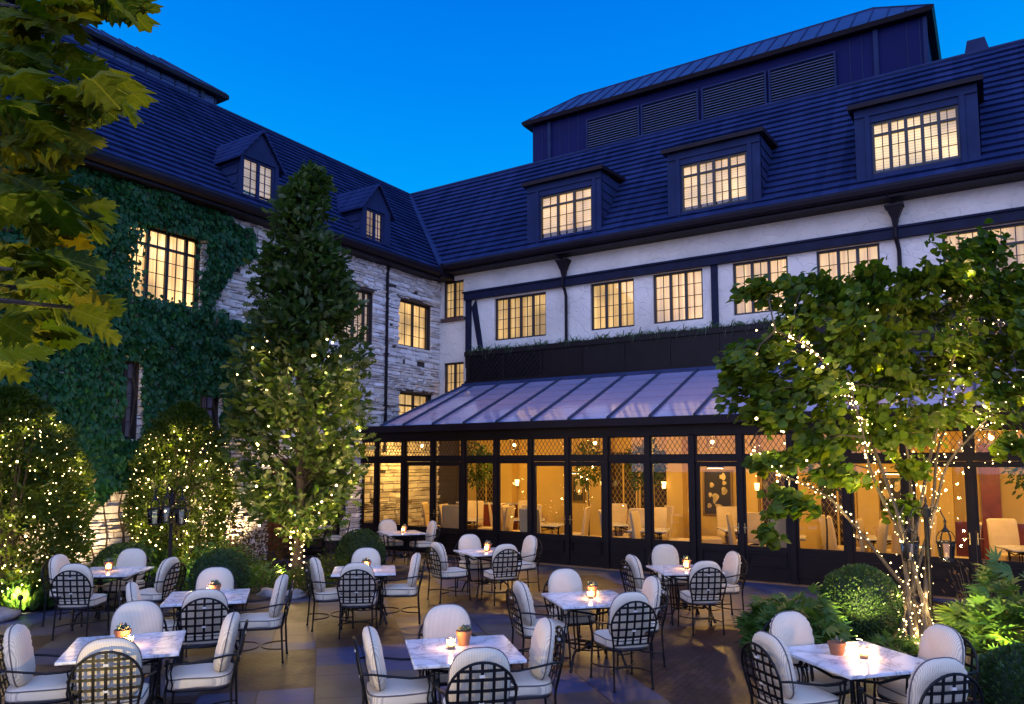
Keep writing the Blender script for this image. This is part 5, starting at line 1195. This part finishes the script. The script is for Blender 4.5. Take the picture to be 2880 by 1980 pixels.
clump('fern_plant','low leafy plant behind the far left chair','plant',(-12.9,6.6),.55,.5,600,'palm',.15,L_BRT,.6,seed=13)
clump('ornamental_grass','bright uplit grass clump at the left edge of the frame','plant',(-12.95,5.95),.42,.45,900,'lance',.20,L_BRT,1.6,seed=14)
clump('fern_plant','dim leafy plant left of the dark clipped box ball','plant',(-11.6,8.25),.4,.4,420,'lance',.11,L_BRT,.6,seed=15)
# rocks and the large dark pot
def rock(c,r,label,seed):
    m=MB(); n,k=14,9; vs=[]
    for i in range(k+1):
        for j in range(n):
            a=2*math.pi*j/n; b=math.pi*i/k; u=Vector((math.sin(b)*math.cos(a),math.sin(b)*math.sin(a),math.cos(b))); q=1+noise.noise(u*1.5+Vector((seed,0,0)))*.5; vs.append((c[0]+u.x*r[0]*q,c[1]+u.y*r[1]*q,max(0,c[2]+u.z*r[2]*q)))
    m.add(vs,[(i*n+j,i*n+(j+1)%n,(i+1)*n+(j+1)%n,(i+1)*n+j) for i in range(k) for j in range(n)])
    tag(m.build('rock',mat('field_stone',(.22,.2,.19),.9,var=.3,vscale=6,bump=.5) if 'field_stone' not in bpy.data.materials else bpy.data.materials['field_stone'],None,smooth=True),label,'rock',group='rocks edging the planting beds')
rock((-12.45,5.35,.04),(.22,.30,.13),'low dark boulder at the left edge of the patio',1)
rock((-10.6,8.75,.06),(.22,.18,.12),'pale stone between the dark box ball and the left chair',2)
rock((-10.25,9.0,.05),(.16,.2,.10),'small pale stone at the bed edge behind the left chair',5)
rock((.3,8.6,.06),(.3,.2,.10),'flat pale stone beside the large dark pot',9)
LP_=thing('planter_pot','large dark glazed pot at the right edge of the bed','pot',(.35,9.0,0)); m=MB(); m.lathe([(.001,.0),(.17,0),(.26,.14),(.29,.3),(.27,.40),(.29,.42),(.26,.42),(.24,.36),(.001,.36)],24,(.35,9.0,0)); m.build('pot',mat('dark_glaze',(.02,.015,.015),.3),LP_,smooth=True)
# window box plants
strap=[]
for v in range(3):
    pass
def strap_plant(seed):
    r_=random.Random(seed); m=MB()
    for k in range(26):
        a=r_.uniform(0,6.283); L_=r_.uniform(.16,.34); w_=.011; ca,sa=math.cos(a),math.sin(a); up=r_.uniform(.5,1.3); P_=[]
        for j in range(6):
            t=j/5; P_.append((ca*L_*t*.8,sa*L_*t*.5,L_*(up*t-1.1*t*t*r_.uniform(.7,1.1))))
        for j in range(5):
            (x0,y0,z0),(x1,y1,z1)=P_[j],P_[j+1]; wa=w_*(1-j/5.5); wb=w_*(1-(j+1)/5.5); m.add([(x0-sa*wa,y0+ca*wa,z0),(x0+sa*wa,y0-ca*wa,z0),(x1+sa*wb,y1-ca*wb,z1),(x1-sa*wb,y1+ca*wb,z1)],[(0,1,2,3)])
    me=bpy.data.meshes.new('strap_leaf_plant'); me.from_pydata(m.v,[],m.f); me.materials.append(STR); return me
STR=island_mat('strap_leaves',[(.05,.12,.04),(.08,.15,.06),(.03,.08,.03),(.16,.20,.12)],.5,transl=.3)
sme=[strap_plant(s) for s in range(4)]; x=-13.2; i=0
while x<2.2:
    o=bpy.data.objects.new('strap_leaf_plant',sme[i%4]); C.objects.link(o); o.location=(x,YB+.12+random.uniform(-.04,.08),5.58); o.rotation_euler=(0,0,random.uniform(-.6,.6)); s=random.uniform(1.2,1.9); o.scale=(s,s,s)
    tag(o,'one of the strap leaved plants massed in the long window box','plant','strap leaved plants in the window box'); x+=random.uniform(.11,.20); i+=1
# potted bay trees inside the glasshouse
for i,(x,y,w_) in enumerate(((-11.35,15.9,'left'),(-9.0,17.6,'middle left'),(-6.6,15.7,'middle'),(-2.9,15.8,'middle right'),(.5,15.9,'right'))):
    t=thing('potted_bay_tree',f'potted bay tree standing inside the glasshouse, {w_} one','tree',(x,y,0),group='potted trees inside the glasshouse')
    m=MB(); m.lathe([(.001,.02),(.16,.02),(.21,.34),(.23,.36),(.20,.36),(.001,.32)],16,(x,y,0)); m.build('pot',M_TERRA,t); m=MB(); m.tube([(x,y,.3),(x+.02,y,1.0),(x,y,1.6),(x-.02,y,2.3)],[.022,.018,.015,.01],6); m.build('trunk',M_BARK,t)
    u=rng.normal(size=(700,3)); u/=np.linalg.norm(u,axis=1)[:,None]; p=np.array([x,y,2.25])+u*rng.uniform(.2,1,(700,1))**.6*np.array([.42,.42,.6]); leaves('crown',L_YEW,t,p,.11,'lance',dirs=u,jit=.8)

# foreground oak branch at upper left ---------------------------------------------
def big_leaf(seed):
    """one large pointed lobed leaf, 1 unit long along +X, curled"""
    r_=random.Random(seed); n=30; top=[]; 
    lob=[.16,.34,.52,.70,.86]
    def hw(t):
        env=.34*math.sin(math.pi*min(1,max(0,t))**.85)**.75 if 0<t<1 else 0
        k=0
        for L_ in lob:
            dlt=t-L_
            if -.10<dlt<=0.012: k=max(k,(1+dlt/.10))
            elif 0.012<dlt<.035: k=max(k,1-(dlt-.012)/.023)
        return env*(.58+.52*k)
    V=[];F=[]
    for i in range(n+1):
        t=i/n; zc=-.22*t*t+.05*math.sin(t*5+seed); V.append((t,0,zc))
        for s in (1,-1):
            w_=hw(t)*(1+r_.uniform(-.06,.06)); sw=.10*w_/.34
            V.append((t+.0+w_*.25,s*w_*.5,zc+.05*w_/.3+.012*math.cos(t*34)))
            V.append((t+w_*.45,s*w_,zc+.02-.22*w_+.03*math.sin(t*17+s)))
    for i in range(n):
        a=i*5;b=(i+1)*5
        F+=[(a,b,b+1,a+1),(a+1,b+1,b+2,a+2),(b,a,a+3,b+3),(b+3,a+3,a+4,b+4)]
    F=F; V=V+[(-.30,.008,.03),(-.30,-.008,.03),(0,.008,0),(0,-.008,0)]; k=len(V); F.append((k-4,k-3,k-1,k-2))
    return np.array(V),F
FT=thing('foreground_oak','oak tree close to the viewer with big lobed yellow green leaves','tree',(-3.2,.35,0))
mb=MB(); mb.tube([(-3.2,.35,-.05),(-3.18,.33,1.2),(-3.25,.4,2.6),(-3.2,.5,4.2),(-3.1,.6,5.5)],[.16,.13,.12,.10,.06],12); mb.build('trunk',M_BARK,FT,smooth=True)
cl=[(20,60,120,70,12),(150,20,160,60,16),(330,5,110,40,9),(180,150,110,70,14),(60,180,120,100,14),(260,265,120,70,15),(330,290,60,50,6),(120,300,140,80,16),(40,380,90,90,10),(150,400,120,60,14),(200,330,100,60,10),(60,560,110,80,14),(170,560,110,60,12),(250,590,100,60,9),(120,650,140,60,14),(40,740,90,70,12),(120,760,110,60,12),(200,830,100,60,9),(280,870,60,40,5),(60,850,100,60,12),(130,930,90,30,5),(20,960,60,60,6),(10,1020,50,30,3),(80,480,90,50,8)]
lv=[[],[],[]]; mb=MB(); allv=[]; 
org=at(-260,500,2.3)
T_=[big_leaf(s) for s in range(3)]
VV=[];FF=[];UU=[]; off=0
toCam=None
for (px,py,rx,ry,n) in cl:
    D=random.uniform(2.0,2.9); c0=at(px-rx*.6,py,D); mb.tube([Vector((-3.2,.5,min(4.4,max(2.2,c0.z-.3)))),Vector((-3.2,.5,c0.z)).lerp(c0,.55)+Vector((0,0,.06)),c0],[.022,.013,.005],6)
    for k in range(n):
        qx,qy=px+rng.normal(0,rx*.42),py+rng.normal(0,ry*.45); 
        if qx>395 or (qy>1035): continue
        p=at(qx,qy,D+rng.normal(0,.16)); dirv=(at(qx+100,qy+rng.uniform(-40,75),D+rng.uniform(-.2,.2))-p).normalized(); V,F=T_[rng.integers(0,3)]
        L_=rng.uniform(.13,.205); w=Vector((rng.normal(0,.45)+.25,rng.normal(0,.45)-.45,rng.uniform(.3,1)))
        
        if rng.random()<.16: continue
        p=p-dirv*L_*.5; w=(w-dirv*w.dot(dirv)).normalized(); u=w.cross(dirv); M3=np.array([dirv,u,w]); co=np.array(p)+L_*(V@M3); VV.append(co); UU.append(V); FF+=[tuple(i+off for i in f) for f in F]; off+=len(V)
me=bpy.data.meshes.new('crown'); me.from_pydata(np.concatenate(VV).tolist(),[],FF); me.update()
at_=me.attributes.new('leaf_uv','FLOAT_VECTOR','POINT'); at_.data.foreach_set('vector',np.concatenate(UU).reshape(-1).astype(np.float32))
t_=L_FORE.node_tree; N=t_.nodes.new; L=t_.links; b_=t_.nodes['Principled BSDF']; a_=N('ShaderNodeAttribute'); a_.attribute_name='leaf_uv'; sx=N('ShaderNodeSeparateXYZ'); L.new(a_.outputs['Vector'],sx.inputs[0])
ab=N('ShaderNodeMath'); ab.operation='ABSOLUTE'; L.new(sx.outputs['Y'],ab.inputs[0])
k1=N('ShaderNodeMath'); k1.operation='MULTIPLY_ADD'; k1.inputs[1].default_value=-.62; L.new(ab.outputs[0],k1.inputs[0]); L.new(sx.outputs['X'],k1.inputs[2])
k2=N('ShaderNodeMath'); k2.operation='MULTIPLY'; k2.inputs[1].default_value=9.5; L.new(k1.outputs[0],k2.inputs[0]); k3=N('ShaderNodeMath'); k3.operation='FRACT'; L.new(k2.outputs[0],k3.inputs[0])
k4=N('ShaderNodeMath'); k4.operation='SUBTRACT'; k4.inputs[1].default_value=.5; L.new(k3.outputs[0],k4.inputs[0]); k5=N('ShaderNodeMath'); k5.operation='ABSOLUTE'; L.new(k4.outputs[0],k5.inputs[0])
k6=N('ShaderNodeMath'); k6.operation='MULTIPLY'; k6.inputs[1].default_value=.30; L.new(k5.outputs[0],k6.inputs[0]); k7=N('ShaderNodeMath'); k7.operation='MINIMUM'; L.new(k6.outputs[0],k7.inputs[0]); L.new(ab.outputs[0],k7.inputs[1])
vr=N('ShaderNodeMapRange'); vr.inputs[1].default_value=0; vr.inputs[2].default_value=.022; vr.inputs[3].default_value=1; vr.inputs[4].default_value=0; L.new(k7.outputs[0],vr.inputs[0])
src=b_.inputs['Base Color'].links[0].from_socket; mv=N('ShaderNodeMix'); mv.data_type='RGBA'; mv.inputs[7].default_value=(.30,.28,.04,1); hm=N('ShaderNodeMath'); hm.operation='MULTIPLY'; hm.inputs[1].default_value=.55; L.new(vr.outputs[0],hm.inputs[0]); L.new(hm.outputs[0],mv.inputs[0]); L.new(src,mv.inputs[6]); L.new(mv.outputs[2],b_.inputs['Base Color'])
bm=N('ShaderNodeBump'); bm.invert=True; bm.inputs['Strength'].default_value=.6; bm.inputs['Distance'].default_value=.004; L.new(vr.outputs[0],bm.inputs['Height']); L.new(bm.outputs[0],b_.inputs['Normal'])
link_mesh('crown',me,L_FORE,FT,smooth=True)
mb.build('branches',M_BARK,FT)

# lamp posts ------------------------------------------------------------------------
def lantern(parent,c,s=1.0,lit=False):
    x,y,z=c; m=MB(); n=6
    rim=lambda r_,zz:[(x+r_*s*math.cos(k*math.pi/3),y+r_*s*math.sin(k*math.pi/3),z+zz*s) for k in range(6)]
    b,t=rim(.085,0),rim(.115,.26)
    for k in range(6):
        m.bar(b[k],t[k],.012*s,.012*s); m.bar(b[k],b[(k+1)%6],.02*s,.025*s); m.bar(t[k],t[(k+1)%6],.024*s,.03*s)
    for a_ in range(6):
        q=[(x+r_*s*math.cos(a_*math.pi/3),y+r_*s*math.sin(a_*math.pi/3),z+zz*s) for r_,zz in ((.12,.27),(.115,.33),(.085,.39),(.04,.42))]; m.tube(q,.007*s,5)
    m.lathe([(.001,0),(.085,0),(.085,.012),(.001,.012)],6,(x,y,z-.006)); m.lathe([(.05*s,.40*s),(.045*s,.43*s),(.02*s,.46*s),(.012*s,.52*s),(.022*s,.55*s),(.004*s,.60*s)],10,(x,y,z))
    m.lathe([(.001,.45*s),(.05*s,.40*s)],10,(x,y,z))
    o=m.build('lantern',M_IRON,parent); g=MB()
    for k in range(6): g.poly([b[k],b[(k+1)%6],t[(k+1)%6],t[k]])
    g.build('lantern_glass',M_GLASS,o); g=MB(); g.lathe([(.001,.01),(.014*s,.01),(.014*s,.11*s),(.001,.11*s)],8,(x,y,z)); g.build('candle_tube',M_WAX,o); return o
def lamp(base,H,arms,label,s=1.0,pr=.03,grp=None):
    t=thing('lamp_post',label,'lamp post',base); x,y,_=base; m=MB(); m.lathe([(.001,0),(.09,0),(.09,.05),(.055,.10),(pr+.012,.16),(pr,.35),(pr*.85,H-.02)],12,base); m.lathe([(pr*1.3,H-.14),(pr*1.7,H-.13),(pr*1.7,H-.02),(pr*1.1,H),(.012,H+.05),(.02,H+.08),(.003,H+.14)],12,base); m.build('post',M_IRON,t)
    for (dx,dy,zz) in arms:
        a=Vector((x,y,H-.06)); b=Vector((x+dx,y+dy,zz+.58*s)); m=MB()
        if dx or dy: m.tube([a,a.lerp(b,.35)+Vector((0,0,.09)),a.lerp(b,.75)+Vector((0,0,.10)),b],.010,6); m.tube([a.lerp(b,.12)+Vector((0,0,-.02)),a.lerp(b,.3)+Vector((0,0,.02)),a.lerp(b,.42)+Vector((0,0,.07))],.006,5); m.build('arm',M_IRON,t)
        lantern(t,(x+dx,y+dy,zz),s)
    return t
c1=at(2560,1560,10.0); c2=at(2662,1560,10.0); pb=at(2610,1560,10.1); pb=(pb.x,pb.y,0)
lamp(pb,1.72,[(c1.x-pb[0],c1.y-pb[1],1.03),(c2.x-pb[0],c2.y-pb[1],1.03)],'dark iron lamp post with two unlit hanging lanterns beside the redbud',s=.92,pr=.035)
pb=at(478,1560,12.3); pb=(pb.x,pb.y,0); c1=at(436,1435,12.1); c2=at(512,1435,12.1)
lamp(pb,1.78,[(c1.x-pb[0],c1.y-pb[1],1.33),(c2.x-pb[0],c2.y-pb[1],1.33),(.05,-.12,1.36)],'slender iron post with three small lanterns before the rounded shrub',s=.95,pr=.036)
# ground spotlights that uplight the planting -----------------------------------------
def spot(c,aim,W_,label,ang=75,col=(1,.72,.30),r=.05):
    t=thing('garden_spotlight',label,'spotlight',c,group='ground spotlights in the beds'); c=Vector(c); d=(Vector(aim)-c).normalized()
    m=MB(); m.tube([c+Vector((0,0,-.12)),c+Vector((0,0,0))],.012,6); m.tube([c-d*.05,c+d*.07],[.035,.045],12); m.build('housing',M_IRON,t)
    m=MB(); m.tube([c+d*.071,c+d*.075],.036,12); m.build('lens',emis('spot_lens',(1,.8,.45),30) if 'spot_lens' not in bpy.data.materials else bpy.data.materials['spot_lens'],t)
    l=bpy.data.lights.new('spot_beam','SPOT'); l.energy=W_; l.spot_size=R(ang); l.spot_blend=.6; l.color=col; l.shadow_soft_size=r
    lo=bpy.data.objects.new('spot_beam',l); C.objects.link(lo); lo.location=c+d*.09; lo.rotation_euler=d.to_track_quat('-Z','Y').to_euler()
S_=SPOT_W
spot((-12.35,5.62,.30),(-13.1,5.9,.25),S_*1.2,'bright spotlight hidden in the grass at the left edge',110,(1,.85,.25))
spot((-13.75,7.45,.2),(-14.7,7.5,1.5),S_*1.3,'spotlight washing the stone between the tall shrubs',100,(1,.66,.30))
spot((-14.1,10.9,.25),(-14.9,10.8,2.2),S_*1.3,'spotlight under the bronze maple',120,(1,.70,.34))
spot((-11.9,8.2,.14),(-12.8,9.4,1.1),S_*.8,'spotlight behind the dark clipped box ball',110,(1,.85,.30))
spot((-12.3,7.2,.14),(-13.6,7.9,1.4),S_*.6,'spotlight behind the far left table',110,(1,.85,.30))
spot((-11.0,9.3,.14),(-11.5,10.2,3.0),S_*1.0,'spotlight at the foot of the columnar oak',80,(1,.78,.30))
spot((-1.5,9.9,.14),(-1.4,11.2,2.8),S_*1.5,'spotlight at the front of the redbud bed',110,(1,.80,.30))
spot((-.2,9.9,.14),(.1,11.2,1.6),S_*1.3,'spotlight before the tall peony clump',110,(1,.80,.28))
spot((-2.75,2.0,.15),(-3.1,2.0,3.6),S_*3.4,'spotlight at the foot of the foreground oak',100,(1,.84,.26))
spot((-4.5,1.3,.30),(-4.5,2.4,1.9),S_*1.5,'spotlight lighting the foreground leaves from the left',150,(1,.78,.30))
